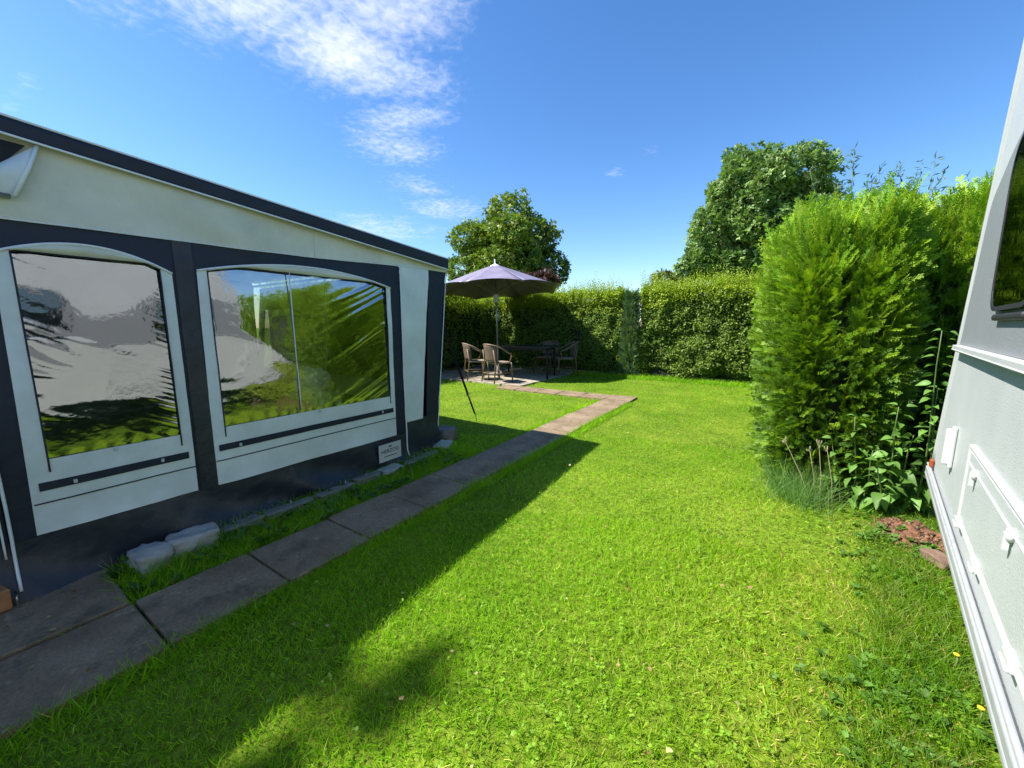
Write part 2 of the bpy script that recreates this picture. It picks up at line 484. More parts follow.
# ------------------------------------------------------------------ grass
VA, VD = np.array([.77, 2.782]), np.array([.177, .984])   # caravan corner and direction
VN = np.array([.984, -.177])
def van_st(P):
    q = P[:, :2] - VA
    return q @ -VD, q @ VN        # s along the side, t into the body
def lawn_ok(P):
    x, y = P[:, 0], P[:, 1]
    j = (vnoise(np.c_[x, y, 0 * x], 9, 4) - .5) * .05
    ok = ~((x > PX0 + j + .01) & (x < PX1 - .015 + j) & (y < PEND - .02))
    ok &= ~((x > -4.4) & (x < PX1) & (y > PEND - .45 + j) & (y < PEND - .03 + j))
    ok &= ~((x > PATIO[0]) & (x < PATIO[1] + j) & (y > PATIO[2] + j) & (y < PATIO[3]))
    ok &= ~((x < PX0 + .02) & (y < .36 + j))
    ok &= ~((x < -2.66 + j) & (y < 2.78))
    ok &= ~((x < -7.0))
    s, t = van_st(P)
    ok &= ~((s > -.3) & (t > .08 + j))
    md = ((x - .76) / .16) ** 2 + ((y - 2.99) / .22) ** 2
    ok &= md > 1 + 8 * j
    ok &= y < 9.5
    return ok
def sample_lawn(n, x0, x1, y0, y1):
    P = np.c_[rng.uniform(x0, x1, n), rng.uniform(y0, y1, n), np.zeros(n)]
    return P
tb = np.array([[-.5, 0, 0], [.5, 0, 0], [-.38, .5, .10], [.38, .5, .10], [-.07, 1, .38], [.07, 1, .38]], float)
tbf = np.array([[0, 1, 3, 2], [2, 3, 5, 4]])
def blades(P, hmin, hmax, wmul=1., seed=0, lean=.95, dry=0., mul=1.):
    n = len(P)
    dist = np.linalg.norm(P[:, :2], axis=1)
    a = rvec(n) * lean; a[:, 2] = 1
    nr = rvec(n); nr[:, 2] *= .3
    hgt = rng.uniform(hmin, hmax, n) * (.65 + .7 * vnoise(P, 2.3, seed))
    wd = np.maximum(.0029, .0008 * dist) * rng.uniform(.7, 1.35, n) * wmul
    n1 = vnoise(P, .9, 1 + seed)[:, None]; n2 = vnoise(P, 5., 2 + seed)[:, None]; n3 = rng.random((n, 1))
    g1 = np.array([.130, .325, .010]); g2 = np.array([.36, .57, .020]); g3 = np.array([.46, .46, .10])
    k = np.clip(n1 * .6 + n2 * .35 + n3 * .4 - .25, 0, 1)
    c = g1 * (1 - k) + g2 * k
    right = np.clip((P[:, 0:1] + .60 + .1 * (3 - P[:, 1:2])) / 1.2, 0, 1) * np.clip((5.2 - P[:, 1:2]) / 2.5, 0, 1)
    dr = (rng.random((n, 1)) < (.03 + dry + .26 * right * (n2 > .36) + .8 * np.exp(-(((P[:, 0:1] + .43) / .16) ** 2 + ((P[:, 1:2] - 4.49) / .10) ** 2))))
    c = np.where(dr, g3 * rng.uniform(.7, 1.4, (n, 1)), c)
    c = c * rng.uniform(.72, 1.28, (n, 1))
    c = c * (1 + right * np.array([.18, -.06, .3]))
    c = c * mul
    T = P.copy(); T[:, 2] = -.012
    return inst(tb, tbf, a, nr, hgt, T, c, wid=wd)
parts = []
def near_view(P, dmin, dmax):
    dd = np.linalg.norm(P[:, :2], axis=1)
    return (dd >= dmin) & (dd < dmax)
for (n, box, dm, dx) in ((210000, (-2.9, 1.4, -1.0, 2.6), 0, 2.4), (190000, (-4.5, 1.5, -.6, 4.6), 2.4, 4.3), (130000, (-7.2, 1.5, 0, 9.5), 4.3, 7), (90000, (-7.2, 2, 2, 9.6), 7, 14)):
    P = sample_lawn(n, *box)
    P = P[near_view(P, dm, dx)]; P = P[lawn_ok(P)]
    parts.append(blades(P, .016, .034))
# longer uncut grass beside the awning, along hedge feet and caravan
def strip(n, x0, x1, y0, y1): 
    P = sample_lawn(n, x0, x1, y0, y1); return P[lawn_ok(P)]
parts.append(blades(strip(9000, -2.68, -2.22, .33, 2.9), .04, .095, 1.2, 3))
parts.append(blades(strip(9000, -1.83, -1.70, -.3, 6), .035, .075, 1.1, 3))
parts.append(blades(strip(2600, -2.34, -2.20, .3, 6), .035, .07, 1.1, 3))
parts.append(blades(strip(6000, -4.2, .1, 9.0, 9.5), .05, .12, 1., 4))
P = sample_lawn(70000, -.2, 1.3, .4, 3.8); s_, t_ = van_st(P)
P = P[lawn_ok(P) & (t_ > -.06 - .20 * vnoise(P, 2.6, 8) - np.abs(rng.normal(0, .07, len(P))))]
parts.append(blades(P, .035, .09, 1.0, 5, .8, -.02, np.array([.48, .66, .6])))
V, F, C = cat3(parts)
tag(np_mesh('grass', V, F, M['grassm'], C), 'mown green lawn grass growing around the path', 'grass', kind='stuff')

# ---- clover and weeds among the grass (uncountable)
def leaf_t(nseg=4, fold=.18, curve=.15, wmax=.5, tip=1.6):
    vs = []; fs = []
    for i in range(nseg + 1):
        t = i / nseg
        wv = wmax * (math.sin(math.pi * t ** (1 / tip * 1.1)) if 0 < t < 1 else 0) + (.02 if t in (0, 1) else 0)
        zc_ = -curve * t * t
        vs += [(-wv, t, zc_ + fold * wv), (0, t, zc_), (wv, t, zc_ + fold * wv)]
    for i in range(nseg):
        a = i * 3
        fs += [(a, a + 1, a + 4, a + 3), (a + 1, a + 2, a + 5, a + 4)]
    return np.array(vs, float), np.array(fs)
LT, LF = leaf_t(4, .25, .18, .36)
DT = np.array([[0, 0, 0], [.5, .42, .10], [0, 1, -.06], [-.5, .42, .10]], float)
DF = np.array([[0, 1, 2, 3]])
parts = []
P = sample_lawn(60000, -1.8, 1.2, .2, 4.5); P = P[lawn_ok(P)]
prob = .01 + .09 * np.clip((P[:, 0] + .9) / 1.2, 0, 1); keep = (rng.random(len(P)) < prob) & (vnoise(P, 1.6, 21) > .40)
P = P[keep]
for k in range(3):
    n = len(P); ang = rng.uniform(0, 6.28, n) + k * 2.09
    a = np.c_[np.cos(ang), np.sin(ang), np.full(n, .15)]
    nr = rvec(n) * .35 + [0, 0, 1]
    T = P + np.c_[np.zeros((n, 2)), rng.uniform(.012, .028, n)]
    c = np.array([.22, .38, .03]) * rng.uniform(.7, 1.25, (n, 1))
    parts.append(inst(DT, DF, a, nr, rng.uniform(.008, .014, n), T, c))
V, F, C = cat3(parts)
tag(np_mesh('clover', V, F, M['leaf'], C), 'small round clover leaves scattered through the lawn', 'clover', kind='stuff')
# broad weeds along the caravan foot
def rosettes(P, size, col, nl=(5, 9), lift=.5):
    parts = []
    for q in P:
        n = random.randint(*nl); ang = rng.uniform(0, 6.28, n)
        a = np.c_[np.cos(ang), np.sin(ang), rng.uniform(.1, lift * 2, n)]
        nr = rvec(n) * .4 + [0, 0, 1]
        sz = rng.uniform(.6, 1.2, n) * size
        T = np.repeat(np.array(q)[None], n, 0) + np.c_[rng.normal(0, size * .2, (n, 2)), rng.uniform(0, size * lift, n)]
        parts.append(inst(LT, LF, a, nr, sz, T, np.array(col) * rng.uniform(.6, 1.4, (n, 1))))
    return parts
P = sample_lawn(5200, -.25, 1.2, .6, 3.6); s_, t_ = van_st(P)
lim = -.08 - .16 * vnoise(P, 2.4, 8) - np.abs(rng.normal(0, .12, len(P)))
ok = (t_ > lim) & (t_ < .5) & ~((((P[:, 0] - .70) / .15) ** 2 + ((P[:, 1] - 3.0) / .22) ** 2) < 1)
P = P[ok][:620]
V, F, C = cat3(rosettes(P, .026, (.10, .21, .028)))
tag(np_mesh('weeds', V, F, M['leaf'], C), 'broad leaved weeds growing along the caravan foot', 'weeds', kind='stuff')
P = sample_lawn(900, -2.62, -2.24, .36, 2.7)[:90]
V, F, C = cat3(rosettes(P, .05, (.06, .15, .02)))
tag(np_mesh('weed_strip', V, F, M['leaf'], C), 'low leafy weeds between the stones and the path', 'weeds', kind='stuff')
# reddish soil by the caravan corner
g = MB()
def soilf(u, v):
    x = .62 + .34 * u; y = 2.72 + .56 * v
    k = max(0, 1 - ((u - .5) / .5) ** 2) * max(0, 1 - ((v - .55) / .5) ** 2)
    return (x, y, -.02 + .045 * k ** .6 * (1 + .9 * mn.noise(Vector((x * 16, y * 16, 1)))) + .02 * k * mn.noise(Vector((x * 40, y * 40, 2))))
g.grid(soilf, 40, 70)
tag(g.build('soil', M['soil']), kind='structure')

# ------------------------------------------------------------------ awning
WX = -2.70
aw = thing('awning', 'navy and white caravan awning with two arched clear windows', 'awning', (WX, .0, 0))
def wr(y, z):
    a = .009 * mn.noise(Vector((y * 2.1, z * 1.7, .3))) + .005 * mn.noise(Vector((y * 6 + z * 3, z * 5, 1.7))) + .0022 * mn.noise(Vector((y * 13 - z * 9, z * 11, 4.1)))
    if z > 1.5:
        k = min(1, (z - 1.5) / .25)
        a += k * (.010 * math.sin(z * 14 + y * 9 + 3 * mn.noise(Vector((y * 1.3, z * 2, 7)))) * (.3 + abs(mn.noise(Vector((y * 1.5, z * 2, 9))))) + .020 * mn.noise(Vector((y * 1.6 + z, z * 3, 11))))
    if z < .34:
        k = (1 - z / .34)
        a += 0.055 * k * k + .036 * k * math.sin(y * 9 + z * 16 + 2.2 * mn.noise(Vector((y * 2, z * 2, 5)))) * (.4 + .6 * k)
    return a
def side(y, z, layer=0.):
    return (WX + wr(y, z) + layer, y, z)
def cst(c): return (lambda q: c)
def patch(yl, yr, zb, zt, layer=0., nu=24, nv=24, mb=None, mp=side):
    yl = yl if callable(yl) else cst(yl); yr = yr if callable(yr) else cst(yr)
    zb = zb if callable(zb) else cst(zb); zt = zt if callable(zt) else cst(zt)
    mb = mb or MB()
    def fn(u, v):
        y = yl(v) + (yr(v) - yl(v)) * u
        z = zb(y) + (zt(y) - zb(y)) * v
        return mp(y, z, layer)
    return mb.grid(fn, nu, nv)
roofz = lambda y: 2.062 - .0757 * y
valb = lambda y: 1.632 + .033 * y + .006 * math.sin(y * 3.1 + .6) + .004 * mn.noise(Vector((y * 4, 0, 3)))
skt = lambda y: .262 - .008 * y
W1 = dict(y0=.195, y1=.775, p0=.245, p1=.725, yc=.465, pk=1.575, hw=.30, drop=.088)
W2 = dict(y0=.885, y1=2.215, p0=.935, p1=2.165, yc=1.57, pk=1.607, hw=.67, drop=.092)
for w_ in (W1, W2):
    w_['arch'] = (lambda w_: (lambda y: w_['pk'] - w_['drop'] * ((y - w_['yc']) / w_['hw']) ** 2))(w_)
    w_['pt'] = (lambda w_: (lambda y: min(w_['arch'](y) - .012, w_['pk'] - .055)))(w_)
# navy wall: bands above windows and uprights
mb = MB()
for w_ in (W1, W2):
    patch(w_['y0'], w_['y1'], w_['arch'], valb, 0, 40, 6, mb)
for (a, b) in ((.105, .195), (.775, .885), (2.215, 2.31)):
    patch(a, b, skt, valb, 0, 6, 60, mb)
patch(2.31, 2.32, .0, 1.71, 0, 2, 60, mb)
mb.build('wall_panel', M['navy'], aw, world=True)
mb = patch(lambda v: 2.555 + .125 * v, lambda v: 2.70 + .20 * v, .0, lambda y: 1.735, 0, 8, 60)
mb.build('corner_panel', M['navy'], aw, world=True)
mb = patch(-1.15, 2.31, .004, skt, .003, 150, 16)
patch(2.31, lambda v: 2.70 + .02 * v, .004, .355, .003, 20, 12, mb)
mb.build('skirt', M['navy_skirt'], aw, world=True)
mb = patch(2.325, lambda v: 2.53 + .14 * v, .34, 1.735, .005, 12, 60)
mb.build('end_panel', M['white_cloth'], aw, world=True)
mb = patch(-1.15, .37, valb, lambda y: roofz(y) - .01, .004, 40, 14)
patch(.37, 2.9, valb, lambda y: roofz(y) - .01, .004, 60, 14, mb)
mb.build('gable_panel', M['cream'], aw, world=True)
mb = patch(.79, .872, skt, valb, .0055, 5, 60); mb.build('strip_cover', M['navy_skirt'], aw, world=True)
mb = MB()
for ys in (1.58,): mb.tube([side(ys + .02 * (z - 1.6), z, .006) for z in np.linspace(valb(ys), roofz(ys) - .02, 10)], .0022, 5)
mb.build('gable_seam', M['cream'], aw, world=True)
# piping along the valance and the ends
mb = MB(); mb.tube([side(y, valb(y), .008) for y in np.linspace(-1.1, 2.66, 40)], .004, 6)
mb.tube([side(2.322, z, .009) for z in np.linspace(.03, 1.71, 30)], .006, 6)
mb.tube([(WX + .012, 2.70 + .113 * z, z) for z in np.linspace(.02, 1.77, 24)], .004, 6)
mb.build('piping', M['piping'], aw, world=True)
# door section left of the zip
mb = patch(-1.15, .095, skt, valb, .0, 20, 50)
dr = mb.build('door_panel', M['navy'], aw, world=True)
mb = patch(-.9, .035, .27, .50, .005, 16, 8); mb.build('door_inlay', M['white_cloth'], dr, world=True)
mb = MB(); mb.tube([side(.10 + .006 * math.sin(z * 4), z, .012) for z in np.linspace(.06, 1.6, 40)], .006, 6)
mb.tube([side(.082, z, .010) for z in np.linspace(.20, 1.6, 30)], .004, 6)
mb.build('zip', M['piping'], aw, world=True)

def window(w_, seed, fold):
    y0, y1, p0, p1, arch, pt = (w_[k] for k in ('y0', 'y1', 'p0', 'p1', 'arch', 'pt'))
    zb = .605
    fr = MB()
    patch(lambda v: y0 - .02 * (1 - v), p0, lambda y: skt(y) + .004, arch, .005, 5, 60, fr)
    patch(p1, y1, lambda y: skt(y) + .004, arch, .005, 5, 60, fr)
    patch(p0, p1, lambda y: skt(y) + .004, zb, .005, 40, 14, fr)
    fo = fr.build('window', M['white_cloth'], aw, world=True)
    a = MB()
    def rollf(u, v):
        y = p0 + (p1 - p0) * u; z = pt(y) + (arch(y) - pt(y)) * v
        return (WX + wr(y, z) + .004 + .018 * math.sin(math.pi * v) + .003 * mn.noise(Vector((y * 14, z * 20, 0))), y, z)
    a.grid(rollf, 60, 8); a.build('rolled_blind', M['cream'], fo, world=True)
    a = MB(); a.tube([side(y, arch(y), .010) for y in np.linspace(y0, y1, 40)], .006, 6)
    a.build('arch_piping', M['piping'], fo, world=True)
    a = MB()
    for yy in (p0, p1): a.tube([side(yy, z, .008) for z in np.linspace(.545, pt(yy), 30)], .0035, 5)
    a.tube([side(y, pt(y), .007) for y in np.linspace(p0, p1, 40)], .0035, 5)
    a.build('zip_line', M['navy'], fo, world=True)
    a = patch(y0 + .01, y1 - .025, .463, .502, .009, 30, 2); a.build('flap_strip', M['navy'], fo, world=True)
    a = patch(y0 - .012, y1, .403, .4095, .009, 30, 1); a.build('seam', M['navy'], fo, world=True)
    a = MB()
    for yy, zz in (((y0 + y1) / 2 - .02, zb - .012), (y0 + .12, .48), (y1 - .14, .486)):
        a = MB(); a.box((WX + wr(yy, zz) + .014, yy, zz), (.012, .012, .016)); a.build('toggle', M['plastic_w'], fo, world=True)
    # wrinkled clear film
    nu, nv = int((p1 - p0) / .006), int(.93 / .006)
    def film(u, v):
        y = p0 + (p1 - p0) * u; z = zb - .004 + (pt(y) - zb + .004) * v
        dl, dr_ = y - p0, p1 - y
        cv_ = -.055 * max(0, z - 1.0) ** 2
        nn = mn.noise(Vector((y * 2.3, z * 2.3, seed))); n2 = mn.noise(Vector((y * 7, z * 9, seed + 3)))
        x = .004 * nn + .0004 * n2
        am = .5 + 1.1 * mn.noise(Vector((z * 4, y * 2, seed + 7)))
        if fold == 0:
            zl = (z + .55 * dl + .02 * nn) * 15 + 1.2 * mn.noise(Vector((z * 7, y * 2, 3))); i_ = math.floor(zl); h_ = max(0, ((math.sin(i_ * 91.7) * 437.5) % 1) * 1.5 - .5)
            x += (.0004 + .0042 * h_) * math.exp(-dl / (.03 + .12 * h_)) * math.sin(math.pi * (zl - i_)) ** 2 * (1 if z < 1.15 else .35)
            zl = (z - .5 * dr_ + .02 * nn) * 34; i_ = math.floor(zl); h_ = (math.sin(i_ * 57.3) * 911.5) % 1
            x += (.0003 + .0018 * h_) * math.exp(-dr_ / (.015 + .06 * h_)) * math.sin(math.pi * (zl - i_)) ** 2 * (1 if z < 1.0 else .35)
            x += .0008 * math.exp(-((z - 1.12 - .02 * n2) / .03) ** 2) + .0006 * math.exp(-((z - .84 + .05 * nn) / .025) ** 2)
        else:
            q = (2.16 - y) * .50 + (z - 1.52)   # folds falling from the right top corner
            k = 1 / (1 + math.exp(-(y - 1.72) / .09))
            k2 = 1 / (1 + math.exp(-(y - 1.86) / .10))
            zl = q * 13 + 1.0 * mn.noise(Vector((q * 5, y * 1.5, seed))); i_ = math.floor(zl); h_ = max(0, ((math.sin(i_ * 77.7) * 653.5) % 1) * 1.4 - .4)
            x += (.0006 + .0058 * h_) * (.35 * k + .65 * k2) * math.sin(math.pi * (zl - i_)) ** 2
            x += .0008 * am * math.exp(-dl / .07) * math.sin(z * 70 + 7 * nn)
            x += .0006 * math.exp(-dr_ / .03) * math.sin(z * 120)
            x += .004 * math.exp(-((z - 1.05 + .12 * math.sin(y * 5)) / .09) ** 2) * (1 - k)
        x += .0008 * math.exp(-(z - zb) / .025) * math.sin(y * 80 + 8 * nn)
        x *= min(1, dl / .012) * min(1, dr_ / .012) if fold else 1
        return (WX + .004 * mn.noise(Vector((y * 2.1, z * 1.7, .3))) + x + cv_ - .001, y, z)
    a = MB(); a.grid(film, nu, nv); a.build('pane', M['film'], fo, world=True)
    return fo
w1 = window(W1, 2.0, 0); tag(w1, 'narrow arched window beside the zip')
w2 = window(W2, 9.0, 1); tag(w2, 'wide arched window with a white cord')
a = MB(); a.tube([side(1.39 + .01 * (1 - t), .62 + .935 * t, .008) for t in np.linspace(0, 1, 12)], .0035, 6)
a.build('cord', M['piping'], w2, world=True)
# name label
def text(body, size, y, z, x, m, parent, name, rot):
    cu = bpy.data.curves.new('lettering', 'FONT'); cu.body = body; cu.size = size; cu.align_x = 'CENTER'; cu.align_y = 'CENTER'
    cu.extrude = .0006
    o = bpy.data.objects.new('lettering', cu); COL.objects.link(o)
    dg = bpy.context.evaluated_depsgraph_get()
    me = bpy.data.meshes.new_from_object(o.evaluated_get(dg)); bpy.data.objects.remove(o)
    me.materials.clear(); me.materials.append(m)
    o = bpy.data.objects.new(name, me); link(o, parent); o.location = Vector((x, y, z)) - OFF[aw]
    o.rotation_euler = rot
    return o
lx = WX + max(wr(yy, zz) for yy in np.linspace(1.97, 2.21, 13) for zz in np.linspace(.07, .22, 8)) + .013
mb = MB(); mb.box((lx - .0035, 2.09, .145), (.004, .23, .148)); lab = mb.build('label_patch', M['plastic_w'], aw, world=True)
text('HERZOG', .046, 2.088, .155, lx, M['navy'], lab, 'lettering', (R(90), 0, R(90)))
mb = MB(); mb.box((lx, 2.088, .112), (.002, .13, .006)); mb.build('printed_rule', M['navy'], lab, world=True); mb = MB(); mb.box((lx, 2.088, .194), (.002, .03, .010)); mb.build('printed_mark', M['navy'], lab, world=True)
# roof with navy border
mb = MB()
mb.grid(lambda u, v: (WX + .05 - 3.95 * u, -1.2 + 4.09 * v, roofz(-1.2 + 4.09 * v) + .012 * math.sin(u * 19) * math.sin(v * 3.14) + .01 * (u > .01)), 40, 24)
mb.build('roof', M['roofc'], aw, world=True, solid=.006)
mb = MB()
def bandf(u, v):
    y = -1.2 + 4.09 * u
    h = .050 + .011 * (y + 1.2)
    return (WX + .055 + .004 * mn.noise(Vector((y * 2, v, 4))) - .012 * v, y, roofz(y) - h * v)
mb.grid(bandf, 60, 4)
mb.build('roof_border', M['navy'], aw, world=True, solid=.004)
mb = MB()
mb.tube([(WX + .052, y, roofz(y) - .050 - .011 * (y + 1.2)) for y in np.linspace(-1.2, 2.89, 40)], .0055, 6)
mb.tube([(WX + .052, y, roofz(y) + .006) for y in np.linspace(-1.2, 2.89, 40)], .006, 6)
mb.build('roof_piping', M['piping'], aw, world=True)
# gable vent with its folded flap
vt = MB(); pts = [(.335, 1.955), (-.6, 1.99), (-.6, 1.74), (-.1, 1.73), (.16, 1.80), (.27, 1.87)]
vt.prism(pts, lambda a_, b_, d_: (WX + d_, a_, b_), .012, .018)
vo = vt.build('vent', M['dark'], aw, world=True)
def flapf(u, v):
    yr, yt = .28 + .09 * v, .375 - .9 * u
    y = .28 + .095 * v - u * .9
    zt = 1.975 - min(1, u / .16) * .14 - max(0, u - .16) * .10
    zb_ = 1.735 - .015 * u
    return (WX + .024 + .022 * math.sin(3.1 * v) + .02 * v * (1 - v), y, zb_ + (zt - zb_) * v)
mb = MB(); mb.grid(flapf, 30, 10)
fl = mb.build('vent_flap', M['white_cloth'], aw, world=True)
mb = MB(); mb.tube([(WX + .046, .28, 1.735), (WX + .05, .33, 1.86), (WX + .03, .37, 1.975)], .008, 6); mb.build('flap_hem', M['piping'], fl, world=True)
mb = MB(); mb.tube([(WX + .03, .27, 1.735), (WX + .03, -.5, 1.722)], .011, 6); mb.build('flap_edge', M['polem'], fl, world=True)
# front, far side walls and frame (seen from a step aside)
front = lambda a_, z, layer=0.: (WX - a_, 2.70 + .113 * z + layer + .006 * mn.noise(Vector((a_ * 2, z * 2, 8))), z)
mb = patch(.0, 3.8, .004, .40, 0, 40, 6, mp=front)
for a_, b_ in ((0, .22), (1.75, 1.95), (3.6, 3.8)): patch(a_, b_, .40, 1.77, 0, 6, 20, mb, front)
patch(.22, 1.75, 1.45, 1.77, 0, 20, 5, mb, front); patch(1.95, 3.6, 1.45, 1.77, 0, 20, 5, mb, front)
mb.build('front_wall', M['navy'], aw, world=True)
mb = MB()
for a_, b_ in ((.22, 1.75), (1.95, 3.6)): patch(a_, b_, .40, .62, 0, 20, 4, mb, front)
mb.build('front_inlay', M['white_cloth'], aw, world=True)
mb = MB()
for a_, b_ in ((.22, 1.75), (1.95, 3.6)): patch(a_, b_, .62, 1.45, 0, 40, 20, mb, front)
mb.build('front_pane', M['film'], aw, world=True)
mb = MB(); mb.grid(lambda u, v: (WX - 3.8, -1.2 + 4.0 * u, roofz(-1.2 + 4.0 * u) * v), 20, 10); mb.build('back_wall', M['navy'], aw, world=True)
mb = MB()
for x_, y_ in ((WX - .06, 2.66), (WX - 3.7, 2.66), (WX - 1.9, 2.7)): mb.tube([(x_, y_, 0), (x_, y_ + .1, 1.8)], .014, 8)
mb.tube([(WX - .06, 2.75, 1.78), (WX - 3.7, 2.75, 1.78)], .014, 8)
mb.build('tent_pole', M['steel'], aw, world=True)
mb = MB(); mb.box((WX - 1.9, .8, .004), (3.7, 3.7, .012)); mb.build('groundsheet', M['inside'], aw, world=True)
# crumpled bag on a stool inside the awning
st = thing('folding_stool', 'dark folding stool inside the awning behind the wide window', 'stool', (WX - .55, 1.80, .011))
mb = MB(); mb.box((0, 0, .60), (.36, .36, .03)); mb.build('seat', M['tabletop'], st, bevel=.008)
for sx in (-.15, .15):
    for sy in (-.15, .15):
        mb = MB(); mb.tube([(sx, sy, .585), (sx * 1.15, sy * 1.15, 0)], .012, 6); mb.build('leg', M['steel'], st)
bg_ = bmesh.new(); bmesh.ops.create_icosphere(bg_, subdivisions=4, radius=.12)
for v in bg_.verts:
    n_ = v.co.normalized(); v.co = n_ * (.12 + .05 * mn.noise(n_ * 2.2) + .03 * abs(mn.noise(n_ * 6))); v.co.z *= .85
mz = min(v.co.z for v in bg_.verts)
me = bpy.data.meshes.new('plastic_bag'); bg_.to_mesh(me); bg_.free(); me.materials.append(M['white_bag'])
bo = bpy.data.objects.new('plastic_bag', me); link(bo); bo.location = (WX - .55, 1.80, .626 - mz)
tag(bo, 'crumpled white plastic bag glimpsed behind the wide awning window', 'bag')

# pegs with elastic loops along the skirt
def peg(y):
    mb = MB(); x = WX + .10
    mb.tube([(0, 0, -.03), (.008, 0, .035), (.014, 0, .055), (.004, 0, .062), (-.008, 0, .052)], .004, 6)
    mb.tube([(-.005, 0, .05), (-.03, .006, .045), (-.05, 0, .06)], .003, 5)
    return mb
pl = ['first steel peg by the awning zip on bare paving', 'steel peg beside the big pale stones', 'steel peg below the narrow grey kerb stones', 'steel peg just left of the white name label', 'steel peg under the white zip at the awning corner']
p0 = None
for i, y in enumerate((.085, 1.22, 1.62, 1.80, 2.30)):
    if p0 is None:
        o = peg(0).build('tent_peg', M['steel']); p0 = o
    else:
        o = p0.copy(); COL.objects.link(o)
    o.location = (WX + .115, y, .01 if y < .3 else -.005); tag(o, pl[i], 'tent peg', 'pegs along the awning skirt')
# storm strap
gs = thing('storm_strap', 'black webbing storm strap slanting from awning corner to lawn peg', 'strap', (-3.07, 3.80, 0))
A, B = Vector((WX - .26, 2.89, 1.70)), Vector((-3.07, 3.80, .05))
mb = MB()
for t0, t1, wd in ((0, .80, .013), (.80, .97, .011)):
    a_, b_ = A.lerp(B, t0), A.lerp(B, t1); ax = (b_ - a_).normalized(); sd = ax.cross(Vector((.4, -.8, .3))).normalized()
    nn_ = ax.cross(sd)
    mb.add([a_ + sd * wd + nn_ * .002, a_ - sd * wd + nn_ * .002, b_ - sd * wd + nn_ * .002, b_ + sd * wd + nn_ * .002, a_ + sd * wd - nn_ * .002, a_ - sd * wd - nn_ * .002, b_ - sd * wd - nn_ * .002, b_ + sd * wd - nn_ * .002],
           [(0, 1, 2, 3), (7, 6, 5, 4), (0, 3, 7, 4), (1, 5, 6, 2), (0, 4, 5, 1), (3, 2, 6, 7)])
mb.build('webbing', M['black'], gs, world=True)
mb = MB(); c_ = A.lerp(B, .80); mb.box(c_, (.03, .02, .04)); mb.tube([c_, A.lerp(B, .86)], .008, 8); mb.build('buckle', M['steel'], gs, world=True)
mb = MB(); mb.tube([(-3.05, 3.77, .10), (-3.07, 3.80, .05), (-3.10, 3.84, -.03)], .006, 6); mb.build('peg', M['steel'], gs, world=True)

# wooden block
mb = MB(); mb.box((0, 0, .045), (.10, .20, .09))
wb = mb.build('wooden_block', M['wood'], bevel=.006); wb.location = (WX - .005 + .09, -.035, .018); wb.rotation_euler = (0, 0, .2)
tag(wb, 'orange brown wooden block on paving at the awning zip', 'wood block')

# stones along the awning foot
def stone(name, size, loc, rz, m, label, seed, group='stones along the awning foot', pw=.22):
    b = bmesh.new(); bmesh.ops.create_cube(b, size=1)
    bmesh.ops.subdivide_edges(b, edges=b.edges, cuts=7, use_grid_fill=True)
    for v in b.verts:
        n_ = v.co.copy()
        e = (abs(n_.x * 2) ** 8 + abs(n_.y * 2) ** 8 + abs(n_.z * 2) ** 8) ** (1 / 8)
        q = n_ / max(e, .75) * (1 + pw * mn.noise(n_ * 2.6 + Vector((seed, 0, 0))) + pw * .5 * mn.noise(n_ * 7 + Vector((0, seed, 0))))
        v.co = Vector((q.x * size[0], q.y * size[1], q.z * size[2]))
    mz = min(v.co.z for v in b.verts)
    for v in b.verts: v.co.z -= mz
    for f in b.faces: f.smooth = True
    me = bpy.data.meshes.new(name); b.to_mesh(me); b.free(); me.materials.append(m)
    o = bpy.data.objects.new(name, me); link(o); o.location = loc; o.rotation_euler = (0, 0, rz)
    return tag(o, label, 'stone', group)
SX0 = WX + .15
stone('stone_block', (.15, .14, .115), (SX0 + .01, .50, -.035), .1, M['stone'], 'square pale stone block nearest the bare paving, leftmost of the stones', 1)
stone('stone_block', (.14, .21, .115), (SX0 - .005, .685, -.035), -.08, M['stone'], 'long pale stone block directly right of the square block', 2)
ks = [(.93, .22, 'low grey kerb stone next to the long pale block'), (1.20, .30, 'long flat grey kerb stone below the wide window left end'), (1.52, .28, 'flat grey kerb stone under the middle of the wide window'),
      (1.80, .22, 'flat grey kerb stone just left of the name label'), (2.02, .20, 'pale flat kerb stone right under the name label'), (2.26, .18, 'small kerb stone at the corner zip of the awning'),
      (2.46, .2, 'grey kerb stone under the dark corner skirt')]
for i, (y, ln, lb) in enumerate(ks):
    stone('kerb_stone', (.09 if i != 4 else .12, ln, .055), (SX0 - .02 + .012 * (i % 3), y, -.02), .05 * (-1) ** i, M['stone_d'] if i != 4 else M['stone'], lb, 10 + i)
stone('flat_stone', (.15, .20, .06), (-2.63, 2.74, -.01), .4, M['stone'], 'pale flat slab of stone at the awning corner', 31)
stone('field_stone', (.20, .22, .14), (-2.83, 2.98, -.03), .2, M['stone_d'], 'rounded dark stone behind the awning corner in shade', 33, pw=.25)
stone('brown_stone', (.075, .12, .06), (.80, 2.70, .0), .5, M['brick'], 'rough brown stone at the caravan foot', 41, group=None, pw=.25)

